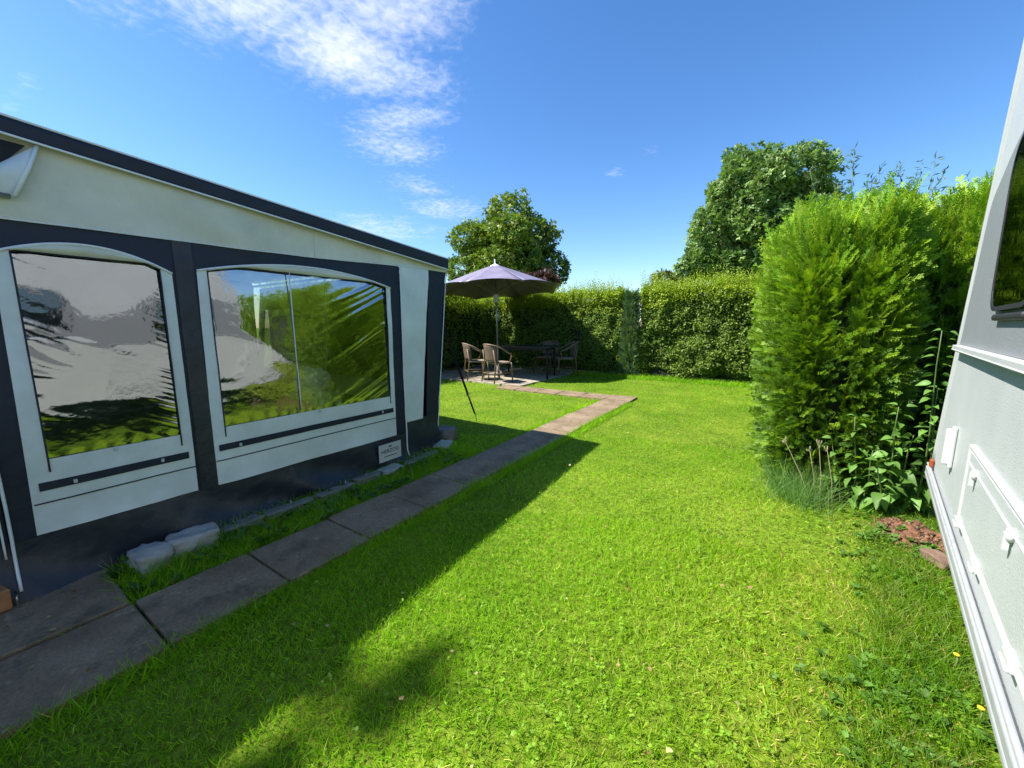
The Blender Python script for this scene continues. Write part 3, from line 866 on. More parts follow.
# ------------------------------------------------------------------ caravans
def rpoly(pts, rad, n=6):
    out = []
    k = len(pts)
    for i in range(k):
        p_, a_, b_ = Vector(pts[i]), Vector(pts[i - 1]), Vector(pts[(i + 1) % k])
        r = rad[i] if isinstance(rad, (list, tuple)) else rad
        u_, v_ = (a_ - p_).normalized(), (b_ - p_).normalized()
        for t in range(n + 1):
            t /= n
            q = (p_ + u_ * r) * (1 - t) ** 2 + p_ * 2 * t * (1 - t) + (p_ + v_ * r) * t ** 2
            out.append((q.x, q.y))
    return out
def edge_s(z): return -.402 + .376 * z          # raked front edge
def caravan(loc, rz, label):
    cv = thing('caravan', label, 'caravan', loc, rz)
    Wd = 2.15
    mp = lambda s, z, d_: (s, d_, z)
    prof = rpoly([(edge_s(.38), .38), (edge_s(2.35), 2.35), (edge_s(2.35) + .35, 2.60), (4.9, 2.60), (5.1, 2.3), (5.1, .42), (4.8, .38)], [.04, .1, .12, .1, .15, .05, .05])
    mb = MB(); mb.prism(prof, mp, 0, Wd); mb.build('body', M['van_white'], cv, bevel=.012)
    mb = MB()
    pp = rpoly([(edge_s(1.115) + .055, 1.118), (edge_s(1.70) + .055, 1.70), (.70, 1.86), (1.38, 1.86), (1.46, 1.50), (1.95, 1.50), (2.02, 1.86), (3.46, 1.86), (3.54, 1.50), (4.7, 1.50), (4.75, 1.118)], [.005, .06, .22, .1, .1, .1, .1, .1, .1, .05, .01])
    mb.prism(pp, mp, -.0025, .004); mb.build('grey_band', M['van_grey'], cv)
    def win(s0, s1, z0, z1):
        fr = rpoly([(s0, z0), (s0 - .03, z1), (s1 + .03, z1), (s1, z0)], [.09, .16, .16, .09])
        inr = rpoly([(s0 + .013, z0 + .014), (s0 - .017, z1 - .013), (s1 + .017, z1 - .013), (s1 - .013, z0 + .014)], [.08, .14, .14, .08])
        mb = MB(); n = len(fr)
        vs_ = [mp(a_, b_, d_) for d_ in (-.019, -.003) for ring_ in (fr, inr) for a_, b_ in ring_]
        fs_ = []
        for i in range(n):
            j = (i + 1) % n
            fs_ += [(i, j, n + j, n + i), (2 * n + i, 3 * n + i, 3 * n + j, 2 * n + j), (i, 2 * n + i, 2 * n + j, j), (n + i, n + j, 3 * n + j, 3 * n + i)]
        mb.add(vs_, fs_); wo_ = mb.build('window', M['rubber'], cv)
        mb = MB(); mb.prism(inr, mp, -.017, -.010); mb.build('pane', M['van_glass'], wo_)
        mb = MB(); mb.prism(inr, mp, -.0045, -.003); mb.build('dark_backing', mat('dark_interior', (.03, .032, .03), .9), wo_)  # dark sheet close behind the pane, standing in for the unlit interior
        mb = MB(); mb.box(((s0 + s1) / 2, -.010, z0 - .020), (s1 - s0 - .14, .018, .022)); mb.build('lower_rail', M['rubber'], wo_, bevel=.008)
        return wo_
    win(.785, 1.31, 1.25, 1.80); win(2.10, 3.4, 1.255, 1.80)
    mb = MB()
    mb.box((2.4 + .05, -.013, 1.103), (4.75 - .05, .030, .026)); mb.box((2.4 + .05, -.020, 1.096), (4.75 - .05, .022, .005))
    mb.build('side_rail', M['van_trim'], cv, bevel=.005)
    mb = MB()
    for o_, r_ in ((.014, .013), (.042, .008)):
        mb.tube([(edge_s(z) + o_ + (.0), +.004, z) for z in np.linspace(.40, 2.36, 14)] + [(edge_s(2.36) + o_ + .12, .004, 2.50), (edge_s(2.36) + o_ + .35, .004, 2.59), (4.9, .004, 2.59)], r_, 8)
    mb.build('corner_trim', M['van_trim'], cv)
    mb = MB()
    mb.box((2.35, -.010, .415), (5.2, .026, .030)); mb.box((2.35, -.016, .445), (5.2, .012, .010)); mb.box((2.35, -.014, .390), (5.2, .02, .018))
    mb.build('bottom_rail', M['alu'], cv, bevel=.004)
    # locker flap
    s0, s1, z0, z1 = .83, 1.78, .52, .79
    mb = MB()
    for c_, sz in ((((s0 + s1) / 2, -.005, z1), (s1 - s0, .016, .014)), (((s0 + s1) / 2, -.005, z0), (s1 - s0, .016, .014)), ((s0, -.005, (z0 + z1) / 2), (.014, .016, z1 - z0 + .014)), ((s1, -.005, (z0 + z1) / 2), (.014, .016, z1 - z0 + .014))):
        mb.box(c_, sz)
    lk = mb.build('locker_flap', M['van_trim'], cv, bevel=.006)
    mb = MB(); mb.box(((s0 + s1) / 2, -.003, (z0 + z1) / 2), (s1 - s0 - .03, .010, z1 - z0 - .03)); mb.box(((s0 + s1) / 2, -.007, z1 - .055), (s1 - s0 - .03, .010, .006)); mb.build('flap_panel', M['van_white'], lk, bevel=.002)
    for sx in (1.0, 1.50):
        mb = MB(); mb.lathe([(.002, 0), (.017, 0), (.017, .008), (.012, .012), (.002, .013)]); mb.v = [(sx + q[0], -.008 - q[2], .732 + q[1]) for q in mb.v]
        mb.box((sx, -.018, .716), (.009, .010, .040)); mb.build('latch', M['plastic_w'], lk)
    for sx in (.87, 1.22, 1.66):
        mb = MB(); mb.box((sx, -.012, .522), (.060, .016, .026)); mb.tube([(sx - .03, -.018, .514), (sx + .03, -.018, .514)], .006, 8); mb.build('hinge', M['plastic_w'], lk, bevel=.004)
    mb = MB(); mb.box((.415, -.016, .69), (.036, .034, .155)); mb.box((.415, -.008, .69), (.052, .014, .18)); mb.build('grab_handle', M['plastic_w'], cv, bevel=.012)
    mb = MB(); mb.box((.065 - .21, -.012, .472), (.036, .018, .045)); mb.build('marker_light', M['orange'], cv, bevel=.008)
    for sy in (.06, Wd - .28):
        wh = MB(); wh.lathe([(.08, 0), (.30, .0), (.32, .03), (.32, .15), (.30, .18), (.08, .18)], n=28); wh.v = [(2.7 + q[0], sy + q[2], .318 + q[1]) for q in wh.v]
        wo_ = wh.build('wheel', M['tyre'], cv)
        mb = MB(); mb.lathe([(.02, 0), (.19, .0), (.20, .02), (.02, .03)], n=24); mb.v = [(2.7 + q[0], sy - .012 + q[2], .318 + q[1]) for q in mb.v]; mb.build('rim', M['alu'], wo_)
    for sx in (.35, 4.6):
        for sy in (.45, Wd - .45):
            mb = MB(); mb.tube([(sx, sy, .40), (sx, sy, .0)], .022, 8); mb.box((sx, sy, .01), (.12, .12, .02)); mb.build('corner_steady', M['steel'], cv)
    mb = MB(); mb.tube([(edge_s(.4), Wd / 2 - .5, .36), (edge_s(.4) - .9, Wd / 2, .40)], .035, 8); mb.tube([(edge_s(.4), Wd / 2 + .5, .36), (edge_s(.4) - .9, Wd / 2, .40)], .035, 8)
    mb.tube([(edge_s(.4) - .75, Wd / 2, .42), (edge_s(.4) - .75, Wd / 2, 0)], .025, 8); mb.build('drawbar', M['steel'], cv)
    return cv
caravan((VA[0], VA[1], 0), math.atan2(-VD[1], -VD[0]), 'white and grey caravan with locker flap at the right edge')
caravan((-2.30, -1.30, 0), R(180), 'white caravan that the navy awning is fixed to')

# ------------------------------------------------------------------ patio furniture
tb_ = thing('patio_table', 'dark rectangular patio table between wicker chairs', 'table', (-4.83, 7.95, .016), R(14))
mb = MB(); mb.box((0, 0, .725), (1.36, .84, .03)); mb.build('tabletop', M['tabletop'], tb_, bevel=.012)
mb = MB(); mb.box((0, .34, .68), (1.2, .03, .05)); mb.box((0, -.34, .68), (1.2, .03, .05)); mb.box((.58, 0, .68), (.03, .66, .05)); mb.box((-.58, 0, .68), (.03, .66, .05)); mb.build('apron', M['black'], tb_)
for sx in (-.58, .58):
    for sy in (-.34, .34):
        mb = MB(); mb.tube([(sx, sy, .71), (sx * 1.03, sy * 1.05, 0)], .022, 8); mb.build('leg', M['black'], tb_)
def chair():
    c = thing('wicker_chair', '', 'chair', (0, 0, 0), 0, 'wicker chairs round the patio table')
    mb = MB()
    sp = []
    for i in range(28):
        a = 2 * math.pi * i / 28; e = 3.2
        ca, sa = math.cos(a), math.sin(a)
        sp.append((.235 * math.copysign(abs(ca) ** (2 / e), ca), .225 * math.copysign(abs(sa) ** (2 / e), sa) + .01))
    mb.prism(sp, lambda a_, b_, d_: (a_, b_, d_), .405, .44)
    mb.build('seat', M['cushion'], c, bevel=.012)
    mb = MB()
    top = lambda a: .82 - .17 * (abs(a) / R(100)) ** 2.2
    def back(u, v):
        a = R(-100) + R(200) * u
        z = .47 + (top(a) - .47) * v
        lean = .05 * (z - .45) / .35
        return ((.265 + .02 * v) * math.sin(a), -.02 - (.245 + lean) * math.cos(a), z)
    def half(a0, a1):
        pass
    def bpanel(u, v):
        a = R(-52) + R(104) * u; z = .47 + (top(a) - .015 - .47) * v; lean = .06 * (z - .45) / .35
        return ((.265 + .02 * v) * math.sin(a), -.02 - (.235 + lean) * math.cos(a), z)
    mb.grid(bpanel, 16, 10); mb.build('backrest', M['wicker'], c, solid=.014)
    mb = MB()
    pts = []
    for i in range(25):
        a = R(-115) + R(230) * i / 24; z = top(a) if abs(a) < R(105) else .62
        lean = .06 * (z - .45) / .35
        pts.append((.285 * math.sin(a) , -.02 - (.235 + lean) * math.cos(a) + (.06 if abs(a) > R(100) else 0), z))
    mb.tube(pts, .016, 8)
    mb.tube([(-.262, .11, .45), (-.268, .16, .56), pts[0]], .013, 8); mb.tube([(.262, .11, .45), (.268, .16, .56), pts[-1]], .013, 8)
    mb.build('arm_rail', M['bamboo'], c)
    for sx in (-1, 1):
        mb = MB(); mb.tube([(sx * .225, .185, .43), (sx * .235, .215, 0)], .015, 8); mb.build('leg', M['bamboo'], c)
        mb = MB(); mb.tube([(sx * .19, -.26, .70), (sx * .20, -.215, .43), (sx * .235, -.275, 0)], .015, 8); mb.build('leg', M['bamboo'], c)
    mb = MB(); mb.tube([(-.228, .20, .2), (.228, .20, .2)], .009, 6); mb.tube([(-.215, -.24, .2), (.215, -.24, .2)], .009, 6)
    for sx in (-1, 1): mb.tube([(sx * .23, .20, .2), (sx * .218, -.24, .2)], .009, 6)
    mb.build('stretcher', M['bamboo'], c)
    return c
ch = chair()
spots = [(-5.50, 6.87, -38, 'sunlit wicker chair left of the others, next to the awning corner'), (-4.86, 6.80, -18, 'sunlit wicker chair on the lawn side, back turned to the viewer'),
         (-4.17, 8.66, 128, 'shaded wicker chair at the right end beside the hedge'), (-4.72, 8.72, 178, 'shaded wicker chair mostly hidden behind the patio table')]
for i, (x, y, a, lb) in enumerate(spots):
    o = ch if i == 0 else copy_tree(ch)
    o.location = (x, y, .017); o.rotation_euler = (0, 0, R(a)); o['label'] = lb
um = thing('parasol', 'open purple parasol on a grey pole over the patio', 'parasol', (-5.60, 7.85, .017))
RR, ZR, ZT = 1.62, 2.05, 2.68
um.rotation_euler = (R(-1.5), R(-3), 0)
nseg = 8
def canopy(k, v, i):
    a = 2 * math.pi * (i + k) / nseg
    chord = math.cos(math.pi / nseg) / math.cos((k - .5) * 2 * math.pi / nseg)
    sag = 4 * k * (1 - k)
    r = (.03 + (RR - .03) * v) * (1 - (1 - chord) * v)
    z = ZT - (ZT - ZR) * (v ** 1.06) - .045 * sag * v * (1 - v) * 2 + .055 * sag * v ** 8
    return (r * math.cos(a + .2), r * math.sin(a + .2), z)
mb = MB()
for i in range(nseg): mb.grid(lambda u, v: canopy(u, v, i), 8, 14)
mb.build('canopy', M['purple'], um, solid=.004)
mb = MB()
for i in range(nseg):
    a0 = 2 * math.pi * i / nseg + .2
    mb = MB(); mb.tube([(.04 * math.cos(a0), .04 * math.sin(a0), ZT - .06), (.75 * math.cos(a0), .75 * math.sin(a0), 2.31), (RR * .985 * math.cos(a0), RR * .985 * math.sin(a0), ZR - .02)], .009, 6)
    mb.tube([(.04 * math.cos(a0), .04 * math.sin(a0), 2.02), (.75 * math.cos(a0), .75 * math.sin(a0), 2.30)], .007, 6); mb.build('rib', M['polem'], um)
mb = MB(); mb.tube([(0, 0, .05), (0, 0, ZT + .01)], .024, 12); mb.build('pole', M['polem'], um)
mb = MB(); mb.lathe([(.16, ZT - .055), (.12, ZT - .02), (.04, ZT + .02), (.02, ZT + .03), (.014, ZT + .09), (.018, ZT + .12), (.004, ZT + .14)]); mb.build('finial', M['piping'], um)
mb = MB(); mb.box((0, 0, 1.88), (.11, .11, .20)); mb.build('crank_housing', M['plastic_w'], um, bevel=.02)
mb = MB(); mb.lathe([(.05, .0), (.27, .0), (.27, .05), (.22, .08), (.05, .09), (.04, .28), (.03, .30)]); mb.build('base', M['stone_d'], um)

# ------------------------------------------------------------------ hedges
def pal(n, cols, wts=None):
    i = rng.choice(len(cols), n, p=wts)
    return np.array(cols)[i] * rng.uniform(.72, 1.3, (n, 1))
def twigs(P, axis, ln, r=.004):
    pass
def box_pts(n, x0, x1, y0, y1, z0, z1, faces):
    """random points on chosen faces of a box, with outward normals"""
    area = {'-y': (x1 - x0) * (z1 - z0), '+y': (x1 - x0) * (z1 - z0), '-x': (y1 - y0) * (z1 - z0), '+x': (y1 - y0) * (z1 - z0), 'top': (x1 - x0) * (y1 - y0)}
    tot = sum(area[f] for f in faces); Ps, Ns = [], []
    for f in faces:
        k = int(n * area[f] / tot); u, v = rng.random(k), rng.random(k)
        X, Y, Z = x0 + (x1 - x0) * u, y0 + (y1 - y0) * u, z0 + (z1 - z0) * v
        if f == '-y': Ps.append(np.c_[X, np.full(k, y0), Z]); Ns.append(np.tile([0, -1., 0], (k, 1)))
        if f == '+y': Ps.append(np.c_[X, np.full(k, y1), Z]); Ns.append(np.tile([0, 1., 0], (k, 1)))
        if f == '-x': Ps.append(np.c_[np.full(k, x0), Y, Z]); Ns.append(np.tile([-1., 0, 0], (k, 1)))
        if f == '+x': Ps.append(np.c_[np.full(k, x1), Y, Z]); Ns.append(np.tile([1., 0, 0], (k, 1)))
        if f == 'top': Ps.append(np.c_[X, y0 + (y1 - y0) * v, np.full(k, z1)]); Ns.append(np.tile([0, 0, 1.], (k, 1)))
    return np.concatenate(Ps), np.concatenate(Ns)
def hedge(name, label, x0, x1, y0, y1, ztop, faces, n, size, cols, topcols, shoots, seed):
    root = thing(name, label, 'hedge', ((x0 + x1) / 2, (y0 + y1) / 2, 0))
    off = np.array(root.location)
    P, Nn = box_pts(n, x0, x1, y0, y1, .06, ztop, faces)
    k = len(P)
    lump = (vnoise(P, 1.4, seed) - .5) * .22 + (vnoise(P, 4.5, seed + 1) - .5) * .24 + (vnoise(P, 11, seed + 2) - .5) * .10
    P = P + Nn * (lump - np.abs(rng.normal(0, .05, k)))[:, None] + rng.normal(0, .015, (k, 3))
    low = np.clip((.28 - P[:, 2]) / .28, 0, 1); P = P - Nn * (.22 * low)[:, None]
    ax = Nn * .6 + rvec(k) * .75 + [0, 0, -.15]; nr = Nn * .7 + rvec(k) * .6 + [0, 0, .55]
    c = pal(k, cols)
    tk = np.clip((P[:, 2:3] - 1.50 + .5 * (vnoise(P, 3, seed + 9)[:, None] - .5)) / .35, 0, 1) * .85
    c = c * (1 - tk) + pal(k, topcols) * tk
    V1 = inst(DT, DF, ax, nr, rng.uniform(.6, 1.25, k) * size, P, c, wid=rng.uniform(.6, 1.25, k) * size * .75)
    # new growth along the top
    m = shoots
    Q = np.c_[rng.uniform(x0, x1, m), rng.uniform(y0 - .03, y1, m) , np.full(m, ztop)]
    fr = rng.random(m) < .55
    long_x = (x1 - x0) > (y1 - y0)
    if long_x: Q[fr, 1] = y0 + rng.normal(.02, .06, fr.sum())
    else: Q[fr, 0] = x1 - rng.normal(.02, .06, fr.sum())
    Q[:, 2] += rng.uniform(-.36, -.04, m) + (vnoise(Q, 1.3, seed + 5) - .5) * .2
    hh = rng.uniform(.14, .42, m) * (.5 + vnoise(Q, 2.1, seed + 6))
    ps = [V1]
    for j in range(9):
        t = j / 8
        T = Q + np.c_[rng.normal(0, .012, (m, 2)), hh * t]
        ax = rvec(m) * .6 + [0, 0, .75]; nr = rvec(m) + [0, -.3, .3]
        ps.append(inst(DT, DF, ax, nr, rng.uniform(.5, 1.1, m) * size * .9 * (1.1 - .5 * t), T, pal(m, topcols), wid=rng.uniform(.25, .5, m) * size))
    V, F, C = cat3(ps)
    np_mesh('foliage', V, F, M['leaf'], C, parent=root, off=off)
    mb = MB()
    mb.grid(lambda u, v: (x0 + .16 + (x1 - x0 - .32) * u, y0 + .16 + (y1 - y0 - .32) * v, ztop - .22), 4, 4)
    cx, cy = (x0 + x1) / 2, (y0 + y1) / 2
    mb.box((cx, cy, (ztop - .22) / 2 + .06), (x1 - x0 - .30, y1 - y0 - .30, ztop - .24))
    mb.build('branches', M['twig'], root, world=True)
    return root
HC = [(.14, .23, .028), (.185, .28, .036), (.10, .175, .024), (.225, .30, .05)]
HT = [(.32, .42, .022), (.38, .45, .035), (.25, .37, .02)]
hedge('clipped_hedge', 'clipped green hedge behind the patio table and parasol', -8.6, -3.02, 9.38, 10.2, 2.04, ('-y', 'top', '+x'), 56000, .050, HC, HT, 3600, 3)
hedge('clipped_hedge', 'clipped green hedge section across the lawn, right of the bluish conifer', -2.60, .35, 9.38, 10.2, 2.04, ('-y', 'top', '-x'), 38000, .050, HC, HT, 2300, 13)
hedge('side_hedge', 'shaded hedge beside the patio just behind the awning', -8.3, -7.12, 3.6, 9.4, 2.02, ('+x', 'top'), 22000, .055, HC, HT, 1500, 23)

# bluish conifer between the hedges
bc = thing('blue_conifer', 'slender bluish conifer between the two clipped hedges', 'conifer', (-2.80, 9.42, 0))
mb = MB(); mb.tube([(0, 0, 0), (.02, 0, 1.2), (0, .02, 2.0)], [.05, .035, .01], 8); mb.build('trunk', M['bark'], bc)
def frond_t(pairs=7, ang=42, w=.05):
    vs = []; fs = []
    def q(a, b, w0, w1, z0=0, z1=0):
        a, b = np.array(a), np.array(b); dv = (b - a) / (np.linalg.norm(b - a) + 1e-9); n_ = np.array([-dv[1], dv[0]])
        k = len(vs)
        for p_, ww, zz in ((a - n_ * w0, 0, z0), (a + n_ * w0, 0, z0), (b + n_ * w1, 0, z1), (b - n_ * w1, 0, z1)):
            vs.append((p_[0], p_[1], zz))
        fs.append((k, k + 1, k + 2, k + 3))
    droop = lambda t: -.16 * t * t
    q((0, 0), (0, .5), w * .4, w * .4, 0, droop(.5)); q((0, .5), (0, 1), w * .45, w * .15, droop(.5), droop(1))
    for i in range(pairs):
        t = .12 + .80 * i / (pairs - 1)
        ln = .27 * (1 - .66 * t) * (.75 + .5 * ((i * 37) % 10) / 10)
        for sg in (-1, 1):
            a = math.radians(ang * (.8 + .4 * ((i * 53 + (sg > 0) * 29) % 10) / 10))
            b = (sg * ln * math.sin(a), t + ln * math.cos(a))
            q((0, t), b, w * .62, w * .28, droop(t), droop(t) - .03 * ln)
            for f_, sg2 in ((.4, 1), (.62, -1), (.8, 1)):
                m_ = (b[0] * f_, t + (b[1] - t) * f_); a2 = a * sg + sg2 * .65
                l2 = ln * .38
                q(m_, (m_[0] + l2 * math.sin(a2), m_[1] + l2 * math.cos(a2)), w * .5, w * .2, droop(t), droop(t) - .02)
    return np.array(vs, float), np.array(fs)
FT, FF = frond_t(9, 40, .030)
FT2, FF2 = frond_t(5, 38, .055)
n = 1900
zz = rng.uniform(.05, 1.98, n); th = rng.uniform(0, 6.28, n); rr = (.13 * (1 - (zz / 2.2) ** 2) + .05) * rng.uniform(.6, 1.1, n)
P = np.c_[rr * np.cos(th), rr * np.sin(th), zz]; Nn = np.c_[np.cos(th), np.sin(th), 0 * th]
V, F, C = inst(FT2, FF2, Nn * .6 + rvec(n) * .35 + [0, 0, .6], rvec(n) + Nn, rng.uniform(.10, .19, n), P, pal(n, [(.11, .205, .085), (.145, .245, .10), (.085, .17, .07)]))
np_mesh('foliage', V, F, M['thuja'], C, parent=bc)

# thuja hedge: sprays over a lumpy surface
TC = [(.085, .185, .014), (.125, .24, .014), (.05, .12, .014), (.21, .34, .02), (.16, .29, .016), (.11, .22, .014)]
TT = [(.25, .43, .018), (.315, .47, .025), (.18, .36, .015)]
def thuja(name, label, surf, n, ntop, base, sizes, core, seed):
    """surf(n) -> points, normals"""
    root = thing(name, label, 'hedge', base)
    P, Nn = surf(n)
    k = len(P)
    l1 = vnoise(P, 2.3, seed); l2 = vnoise(P, 5.5, seed + 1)
    dpt = (l1 - .5) * .15 + (l2 - .5) * .11
    P = P + Nn * (dpt - np.abs(rng.normal(0, .05, k)))[:, None]
    up = np.clip((P[:, 2] - .5) / 1.5, 0, 1)[:, None]
    ax = Nn * (.75 - .35 * up) + rvec(k) * .42 + np.c_[0 * up, 0 * up, .18 + .75 * up]
    nr = rvec(k) + Nn * .6 + [0, 0, .4]
    dist = np.linalg.norm(P[:, :2], axis=1)
    sz = rng.uniform(*sizes, k)
    c = pal(k, TC)
    mixk = np.clip(up * 1.35 - .25 + (l2[:, None] - .5) * .8, 0, 1)
    c = c * (1 - mixk) + pal(k, TT) * mixk
    if ntop:
        T_ = P[P[:, 2] > 1.55]; T_ = T_[rng.integers(0, len(T_), ntop)]; m = len(T_)
        P = np.concatenate([P, T_]); ax = np.concatenate([ax, rvec(m) * .33 + [0, 0, 1]]); nr = np.concatenate([nr, rvec(m)])
        sz = np.concatenate([sz, rng.uniform(.12, .27, m)]); c = np.concatenate([c, pal(m, TT)]); dist = np.concatenate([dist, np.linalg.norm(T_[:, :2], axis=1)])
    near = dist < 5.2
    ps = []
    if near.any(): ps.append(inst(FT, FF, ax[near], nr[near], sz[near], P[near], c[near]))
    if (~near).any(): ps.append(inst(FT2, FF2, ax[~near], nr[~near], sz[~near] * 1.3, P[~near], c[~near]))
    V, F, C = cat3(ps)
    np_mesh('foliage', V, F, M['thuja'], C, parent=root, off=base)
    core(root)
    return root
def sup_surf(cx, cy, hx, hy, zt, e=4.2, zs=lambda y: 1 + 0 * y):
    def f(n):
        out = []; nor = []
        th = rng.uniform(0, 2 * math.pi, n); zz = rng.random(n) ** .9
        ca, sa = np.cos(th), np.sin(th)
        ux = np.sign(ca) * np.abs(ca) ** (2 / e); uy = np.sign(sa) * np.abs(sa) ** (2 / e)
        prof = (1 - .24 * (1 - zz) ** 2) * np.where(zz > .90, np.sqrt(np.clip(1 - ((zz - .90) / .105) ** 2, 0, 1)) * .38 + .62, 1)
        P = np.c_[cx + ux * hx * prof, cy + uy * hy * np.minimum(prof + .25, 1) , .05 + zz * (zt - .05)]
        N_ = np.c_[np.sign(ca) * np.abs(ux) ** (e - 1) / hx, np.sign(sa) * np.abs(uy) ** (e - 1) / hy, np.where(zz > .8, (zz - .8) * 6, 0)]
        N_ /= np.linalg.norm(N_, axis=1, keepdims=True) + 1e-9
        # extra points on the top
        m = n // 5
        Q = np.c_[cx + rng.uniform(-hx * .7, hx * .7, m), cy + rng.uniform(-hy * .97, hy * .97, m), zt - .02 + rng.normal(0, .05, m)]
        A_ = np.concatenate([P, Q]); A_[:, 2] *= zs(A_[:, 1])
        return A_, np.concatenate([N_, np.tile([0, 0, 1.], (m, 1))])
    return f
def core_box(cx, cy, hx, hy, zt):
    def f(root):
        mb = MB()
        prof = []
        def fn(u, v):
            th = 2 * math.pi * u; ca, sa = math.cos(th), math.sin(th); e = 3.2
            k = .80 if v < .9 else .5
            return (cx + math.copysign(abs(ca) ** (2 / e), ca) * (hx - .13), cy + math.copysign(abs(sa) ** (2 / e), sa) * (hy - .13), .03 + v * (zt - .28))
        mb.grid(fn, 32, 8)
        mb.box((cx, cy, zt - .26), ((hx - .16) * 1.7, (hy - .16) * 1.9, .02))
        mb.build('branches', M['thuja_core'], root, world=True)
        for k_ in range(4):
            yy = cy - hy + (k_ + .5) * hy / 2
            t_ = MB(); t_.tube([(cx, yy, 0), (cx + .02, yy, zt * .8)], [.05, .02], 8); t_.build('trunk', M['bark'], root, world=True)
    return f
thuja('thuja_hedge', 'tall bushy bright green thuja hedge bulging onto the lawn', sup_surf(.41, 6.33, .43, 2.85, 2.12, zs=lambda y: np.clip(.885 + .065 * (y - 3.5), .85, 1.03)), 31000, 2600, (.41, 6.33, 0), (.10, .20), core_box(.41, 6.33, .43, 2.85, 1.84), 3)
thuja('thuja_hedge', 'shaded thuja hedge standing behind the caravan end', sup_surf(2.80, 4.55, 2.25, .50, 2.07), 12500, 2200, (2.80, 4.55, 0), (.12, .2), core_box(2.80, 4.55, 2.25, .5, 2.08), 13)

# ------------------------------------------------------------------ trees
def cluster_t(nl=6, seed=0):
    r_ = np.random.default_rng(seed); vs = []; fs = []
    for i in range(nl):
        a = 2 * math.pi * i / nl + r_.uniform(-.4, .4); el = r_.uniform(-.3, .7)
        dv = np.array([math.cos(a) * math.cos(el), math.sin(a) * math.cos(el), math.sin(el)])
        sd = np.cross(dv, [0, 0, 1.]); sd /= np.linalg.norm(sd); o_ = r_.normal(0, .18, 3)
        L_ = r_.uniform(.6, 1.); w_ = L_ * .27
        b = len(vs); up = np.cross(sd, dv) * .08
        vs += [o_, o_ + dv * L_ * .5 + sd * w_ + up, o_ + dv * L_, o_ + dv * L_ * .5 - sd * w_ + up]; fs.append((b, b + 1, b + 2, b + 3))
    return np.array(vs, float), np.array(fs)
CT, CF = cluster_t(7, 1)
def tree(name, label, base, zc, rx, ry, rz_, nb, ncl, size, cols, seed, br=.42, top=1.0, shade_side=None, tr=.25, fixed=()):
    r_ = np.random.default_rng(seed)
    root = thing(name, label, 'tree', base)
    base = np.array(base)
    B = [(np.array([.834 * a_ + .3 * (-1) ** i_, .552 * a_, u_]), q_) for i_, (a_, u_, q_) in enumerate(fixed)]
    tries = 0
    while len(B) < nb and tries < 4000:
        tries += 1
        dv = r_.normal(size=3); dv /= np.linalg.norm(dv); q = dv * r_.uniform(.35, .78) 
        if q[2] < -.75: continue
        p_ = q * np.array([rx, ry, rz_]); 
        rad = br * min(rx, rz_) * r_.uniform(.65, 1.15) * (1 - .25 * max(0, q[2]))
        if all(np.linalg.norm(p_ - b_[0]) > .55 * (rad + b_[1]) * .8 for b_ in B): B.append((p_, rad))
    ps = []
    tot = sum(b_[1] ** 2 for b_ in B)
    for p_, rad in B:
        k = int(ncl * rad ** 2 / tot)
        dv = r_.normal(size=(k, 3)); dv /= np.linalg.norm(dv, axis=1, keepdims=True)
        P = p_ + np.array([0, 0, zc]) + dv * (rad * r_.uniform(.55, 1.12, k) ** .6)[:, None] * [1.1, 1.1, .85]
        P += (vnoise(P, 1.1, seed)[:, None] - .5) * dv * rad * .8
        c = np.array(cols)[r_.choice(len(cols), k)] * r_.uniform(.65, 1.35, (k, 1))
        if shade_side is not None:  # shade painted into the leaf colour on the side away from the sun
            t = np.clip(((P @ np.array(shade_side[1])) / rx + .25 + r_.normal(0, .25, k)), 0, 1)[:, None]
            c = c * (1 - t) + np.array(shade_side[0]) * r_.uniform(.65, 1.35, (k, 1)) * t
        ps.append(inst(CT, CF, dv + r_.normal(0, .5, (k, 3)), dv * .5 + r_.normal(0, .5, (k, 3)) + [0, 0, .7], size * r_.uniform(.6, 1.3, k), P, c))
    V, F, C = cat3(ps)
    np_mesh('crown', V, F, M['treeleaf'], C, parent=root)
    mb = MB()
    mb.tube([(0, 0, -.05), (.05, 0, zc * .35), (-.05, .05, zc * .7), (0, 0, zc + rz_ * .5)], [tr, tr * .8, tr * .6, tr * .15], 10)
    for p_, rad in B:
        t = r_.uniform(.3, .75); s0 = np.array([0, 0, zc * .45 + t * zc * .5]); e_ = p_ + np.array([0, 0, zc])
        m_ = s0 * .5 + e_ * .5 + [0, 0, -.1 * rad]
        mb.tube([s0, m_, e_], [tr * .35, tr * .2, tr * .06], 6)
    mb.build('trunk', M['bark'], root)
    return root
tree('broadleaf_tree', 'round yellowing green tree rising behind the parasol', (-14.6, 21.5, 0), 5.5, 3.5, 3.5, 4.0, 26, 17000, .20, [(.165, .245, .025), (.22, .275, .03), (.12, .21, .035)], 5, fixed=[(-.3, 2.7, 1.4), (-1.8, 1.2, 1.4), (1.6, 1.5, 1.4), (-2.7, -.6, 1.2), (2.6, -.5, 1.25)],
     shade_side=([.085, .145, .05], [.83, .55, -.25]))
tree('copper_tree', 'dark copper red tree low beside the parasol top', (-10.0, 17.4, 0), 2.9, 1.6, 1.6, 1.5, 10, 2200, .22, [(.085, .04, .042), (.11, .055, .05), (.07, .05, .045)], 8, tr=.14)
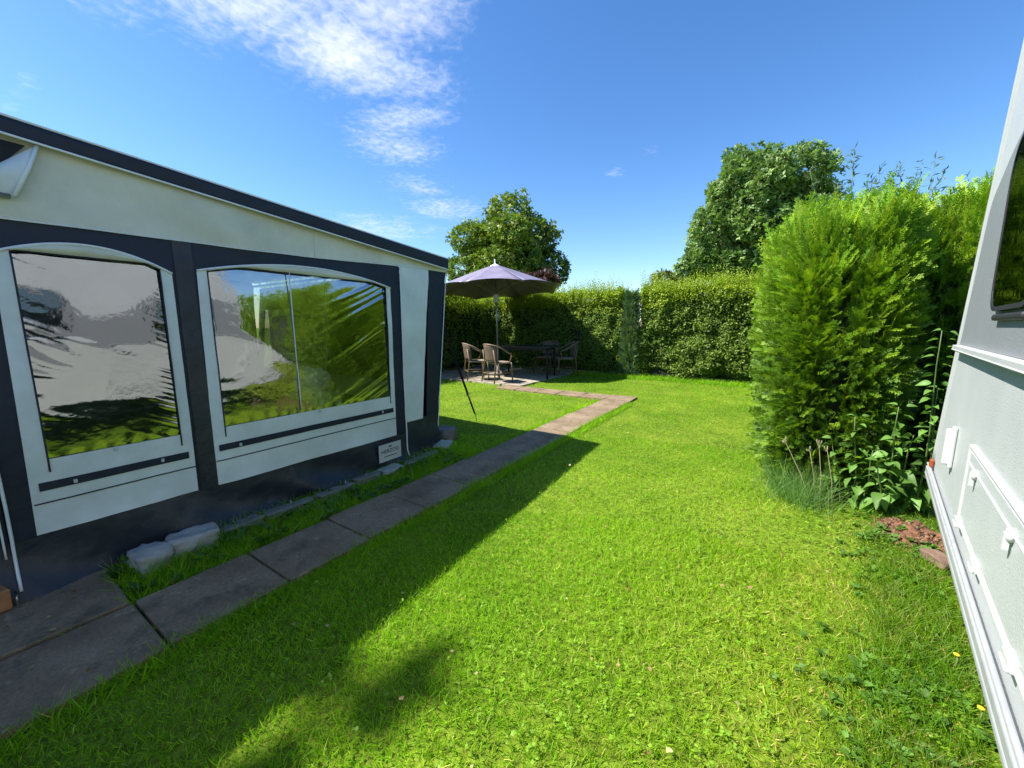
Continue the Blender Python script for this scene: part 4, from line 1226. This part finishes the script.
tree('oak_tree', 'large dark green oak tree behind the back hedge', (-.95, 25.8, 0), 6.3, 3.3, 3.3, 3.6, 24, 25000,  .20, [(.18, .29, .075), (.25, .355, .10), (.125, .22, .06)], 21, fixed=[(-1.9, 2.0, 1.4), (-.4, 2.9, 1.4), (1.4, 2.8, 1.4), (2.4, 1.6, 1.4), (-2.5, .2, 1.3), (-2.9, -1.8, 1.0)])
tree('young_tree', 'small yellowish tree just peeking over the hedge', (-3.5, 16.9, 0), 2.55, 1.15, 1.1, 1.25, 8, 1300, .16, [(.17, .20, .03), (.13, .16, .04)], 31, tr=.09)
# tree outside the picture whose shade falls on the lawn at lower left
tree('shade_tree', 'tall leafy tree behind the awning caravan that shades the lawn', (-9.6, -6.9, 0), 9.2, 3.2, 3.0, 3.2, 20, 5200, .34, [(.05, .085, .02), (.06, .10, .025)], 44)

# willow shoots behind the thuja
def willow(label, x, y, h, n, seed, spread):
    r_ = np.random.default_rng(seed)
    root = thing('willow_shrub', label, 'shrub', (x, y, 0), 0, 'willow shrubs behind the thuja hedge')
    mb = MB(); ps = []
    for i in range(n):
        a = r_.uniform(0, 6.28); sp = r_.uniform(.1, 1) * spread; hh = h * r_.uniform(.70, .90) if i > 3 else h * r_.uniform(.92, 1.0)
        pts = [np.array([sp * .25 * math.cos(a) * t + sp * .75 * math.cos(a) * t * t, (sp * .25 * t + sp * .75 * t * t) * math.sin(a), hh * t]) for t in np.linspace(0, 1, 7)]
        mb.tube(pts, [.012, .011, .010, .008, .006, .004, .002], 5)
        for t in np.linspace(.62, 1, 16):
            c_ = np.array([sp * math.cos(a) * (.25 * t + .75 * t * t), sp * math.sin(a) * (.25 * t + .75 * t * t), hh * t])
            k = 4
            ax = r_.normal(size=(k, 3)) * .7 + [0, 0, .35]
            ps.append(inst(DT, DF, ax, r_.normal(size=(k, 3)) + [0, 0, .5], r_.uniform(.06, .13, k), np.repeat(c_[None], k, 0) + r_.normal(0, .012, (k, 3)),
                           np.array([.10, .155, .07]) * r_.uniform(.6, 1.4, (k, 1)), wid=r_.uniform(.014, .024, k)))
    mb.build('stem', M['stem'], root)
    V, F, C = cat3(ps); np_mesh('leaves', V, F, M['leaf'], C, parent=root)
willow('leafy willow shrub with the tallest shoots, left end of the willows', .88, 7.5, 3.72, 34, 1, .62)
willow('willow shrub with curved shoots in the middle of the willows', 1.65, 8.0, 3.62, 34, 2, .8)
willow('lower willow shrub nearest the caravan corner', 2.5, 8.6, 3.5, 36, 3, .9)

# ------------------------------------------------------------------ small plants by the caravan corner
HTm, HFm = leaf_t(9, .35, .5, .29, 1.5)
def nettle(label, stems, seed, lsize):
    r_ = np.random.default_rng(seed)
    x0, y0 = stems[0][0][0], stems[0][0][1]
    root = thing('nettle_plant', label, 'plant', (x0, y0, 0), 0, 'broad leaved plants at the caravan corner')
    mb = MB(); ps = []
    for (b, t) in stems:
        b, t = np.array(b) - [x0, y0, 0], np.array(t) - [x0, y0, 0]
        n = max(4, int(np.linalg.norm(t - b) / .05))
        mb.tube([b + (t - b) * q + [0.015 * math.sin(q * 5), .01 * math.cos(q * 4), 0] for q in np.linspace(0, 1, 7)], [.006, .0055, .005, .0045, .004, .003, .002], 6)
        for i in range(1, n + 1):
            q = i / n; c_ = b + (t - b) * q; ph = r_.uniform(0, 6.28)
            for s_ in (0, math.pi):
                a = ph + (i % 2) * 1.57 + s_
                ax = np.array([[math.cos(a), math.sin(a), .25 - .6 * (1 - q) + r_.normal(0, .2)]])
                ps.append(inst(HTm, HFm, ax, np.array([[0, 0, 1.]]) + r_.normal(0, .45, (1, 3)), np.array([lsize * (1.15 - .6 * q) * r_.uniform(.75, 1.2)]), c_[None] + ax * .02,
                               np.array([.12, .24, .045]) * r_.uniform(.7, 1.5, (1, 1))))
    mb.build('stem', M['stem'], root)
    V, F, C = cat3(ps); np_mesh('leaves', V, F, M['leaf'], C, smooth=True, parent=root)
nettle('leafy nettle clump in front of the thuja, left of the red soil', [((.55, 3.36, 0), (.52, 3.30, .62)), ((.50, 3.40, 0), (.42, 3.34, .45)), ((.60, 3.38, 0), (.62, 3.26, .42))], 1, .080)
nettle('big leaved nettle standing between thuja and caravan corner', [((.70, 3.36, 0), (.70, 3.22, .72)), ((.74, 3.40, 0), (.79, 3.25, .55)), ((.68, 3.32, 0), (.64, 3.20, .36))], 2, .098)
nettle('tall thin plant climbing along the caravan corner edge', [((.86, 3.38, 0), (.80, 3.10, 1.18)), ((.90, 3.42, 0), (.84, 3.18, .85))], 3, .075)
# dry stalks
ds = thing('dry_stalks', 'pale dry seed stalks standing before the thuja hedge', 'stalks', (.40, 3.12, 0))
for (b, t) in (((.42, 3.02, 0), (.36, 3.10, .44)), ((.34, 3.14, 0), (.28, 3.20, .40)), ((.36, 3.10, 0), (.33, 3.22, .43)), ((.33, 3.10, 0), (.14, 3.26, .42))):
    mb = MB(); b, t = Vector(b), Vector(t)
    mb.tube([b, b.lerp(t, .5) + Vector((.01, 0, .01)), t], [.0016, .0013, .0009], 5)
    for k_ in range(5):
        q = t + Vector((random.uniform(-.015, .015), random.uniform(-.015, .015), random.uniform(-.03, .015))); mb.tube([t + Vector((0, 0, -.03)), q, q + Vector((0, 0, .01))], [.001, .003, .001], 5)
    mb.build('stalk', M['straw'], ds, world=True)
# feathery grass tuft
P = np.c_[rng.normal(.27, .085, 1500), rng.normal(3.40, .16, 1500), np.zeros(1500)]
a = rvec(1500) * .8; a[:, 2] = 1
V, F, C = inst(tb, tbf, a, rvec(1500), rng.uniform(.12, .30, 1500), P - [.27, 3.40, .01], pal(1500, [(.17, .30, .09), (.22, .34, .11), (.13, .26, .06)]), wid=np.full(1500, .0034))
o = np_mesh('grass_tuft', V, F, M['grassm'], C); o.location = (.27, 3.40, 0)
tag(o, 'fine feathery tuft of tall grass at the thuja foot', 'grass tuft')
# yellow flowers
fl0 = None
for i, (x, y, lb) in enumerate(((.635, 1.86, 'yellow flower in the weeds, left of the pair by the caravan'), (.70, 1.90, 'yellow flower in the weeds, right of the pair by the caravan'), (.62, 1.62, 'single yellow flower in the weeds nearest the camera'))):
    if fl0 is None:
        mb = MB(); mb.lathe([(.002, 0), (.007, .004), (.009, .008), (.004, .009), (.002, .010)], n=10)
        root = thing('yellow_flower', lb, 'flower', (x, y, .06), 0, 'yellow flowers in the weeds'); mb.build('petals', M['petal'], root)
        mb = MB(); mb.tube([(0, 0, -.075), (.004, 0, 0)], .0015, 5); mb.build('stem', M['stem'], root); fl0 = root
    else:
        root = copy_tree(fl0); root.location = (x, y, .06); root['label'] = lb

# crumbly soil clods and litter
M['tinted'] = foliage('litter', .12, .85, .15)
OT = np.array([[-.5, -.4, 0], [.5, -.5, 0], [.4, .5, .05], [-.45, .4, 0], [.05, 0, .55], [0, .05, -.4]], float)
OF = np.array([[0, 1, 4], [1, 2, 4], [2, 3, 4], [3, 0, 4], [1, 0, 5], [2, 1, 5], [3, 2, 5], [0, 3, 5]])
n = 900
P = np.c_[rng.normal(.75, .095, n), rng.normal(2.96, .15, n), np.zeros(n)]
k_ = np.clip(1 - (((P[:, 0] - .79) / .17) ** 2 + ((P[:, 1] - 3.03) / .28) ** 2), 0, 1)
P[:, 2] = -.01 + .038 * k_ ** .6
V, F, C = inst(OT, OF, rvec(n), rvec(n), rng.uniform(.006, .026, n) * rng.uniform(.5, 1, n), P, pal(n, [(.10, .052, .03), (.19, .10, .058), (.06, .038, .025), (.25, .15, .09)]))
tag(np_mesh('soil_crumbs', V, F, M['tinted'], C), 'crumbly reddish soil clods by the caravan corner', 'soil crumbs', kind='stuff')
n = 260
P = np.concatenate([np.c_[rng.uniform(PX0, PX1, 90), rng.uniform(-.2, 6, 90), np.full(90, .022)], np.c_[rng.uniform(-2.65, -2.2, 40), rng.uniform(-.3, .35, 40), np.full(40, .022)],
                    np.c_[rng.uniform(-1.7, .6, 130), rng.uniform(.3, 5, 130), rng.uniform(.008, .024, 130)]])
n = len(P); a = rvec(n); a[:, 2] *= .12; nr = rvec(n) * .35 + [0, 0, 1]
V, F, C = inst(DT, DF, a, nr, rng.uniform(.006, .024, n), P, pal(n, [(.30, .20, .09), (.20, .11, .05), (.36, .30, .14), (.24, .26, .08)]))
tag(np_mesh('leaf_litter', V, F, M['tinted'], C), 'small dry leaves and bits lying on path and lawn', 'leaf litter', kind='stuff')
# tufts growing in the slab joints and along the path edges
P = []
for q in range(160):
    if random.random() < .5: P.append((random.choice((PX0, PX1)) + random.gauss(0, .012), random.uniform(-.5, 6.2)))
    else: P.append((random.uniform(PX0, PX1), -1.85 + .444 * random.randint(2, 17) + random.gauss(0, .004)))
P = np.array(P); P = np.repeat(P, 14, 0); P = np.c_[P + rng.normal(0, .010, P.shape), np.zeros(len(P))]
V, F, C = blades(P, .016, .05, 1.0, 6, .9)
tag(np_mesh('joint_grass', V, F, M['grassm'], C), 'grass tufts growing in the joints and edges of the path', 'grass tufts', kind='stuff')

P = np.c_[rng.normal(.70, .12, 28), rng.normal(2.88, .12, 28), np.full(28, .02)]; s_, t_ = van_st(P); P = P[t_ < .05]
V, F, C = cat3(rosettes(P, .030, (.10, .21, .03)))
tag(np_mesh('soil_weeds', V, F, M['leaf'], C), 'small weeds growing over the reddish soil patch', 'weeds', kind='stuff')
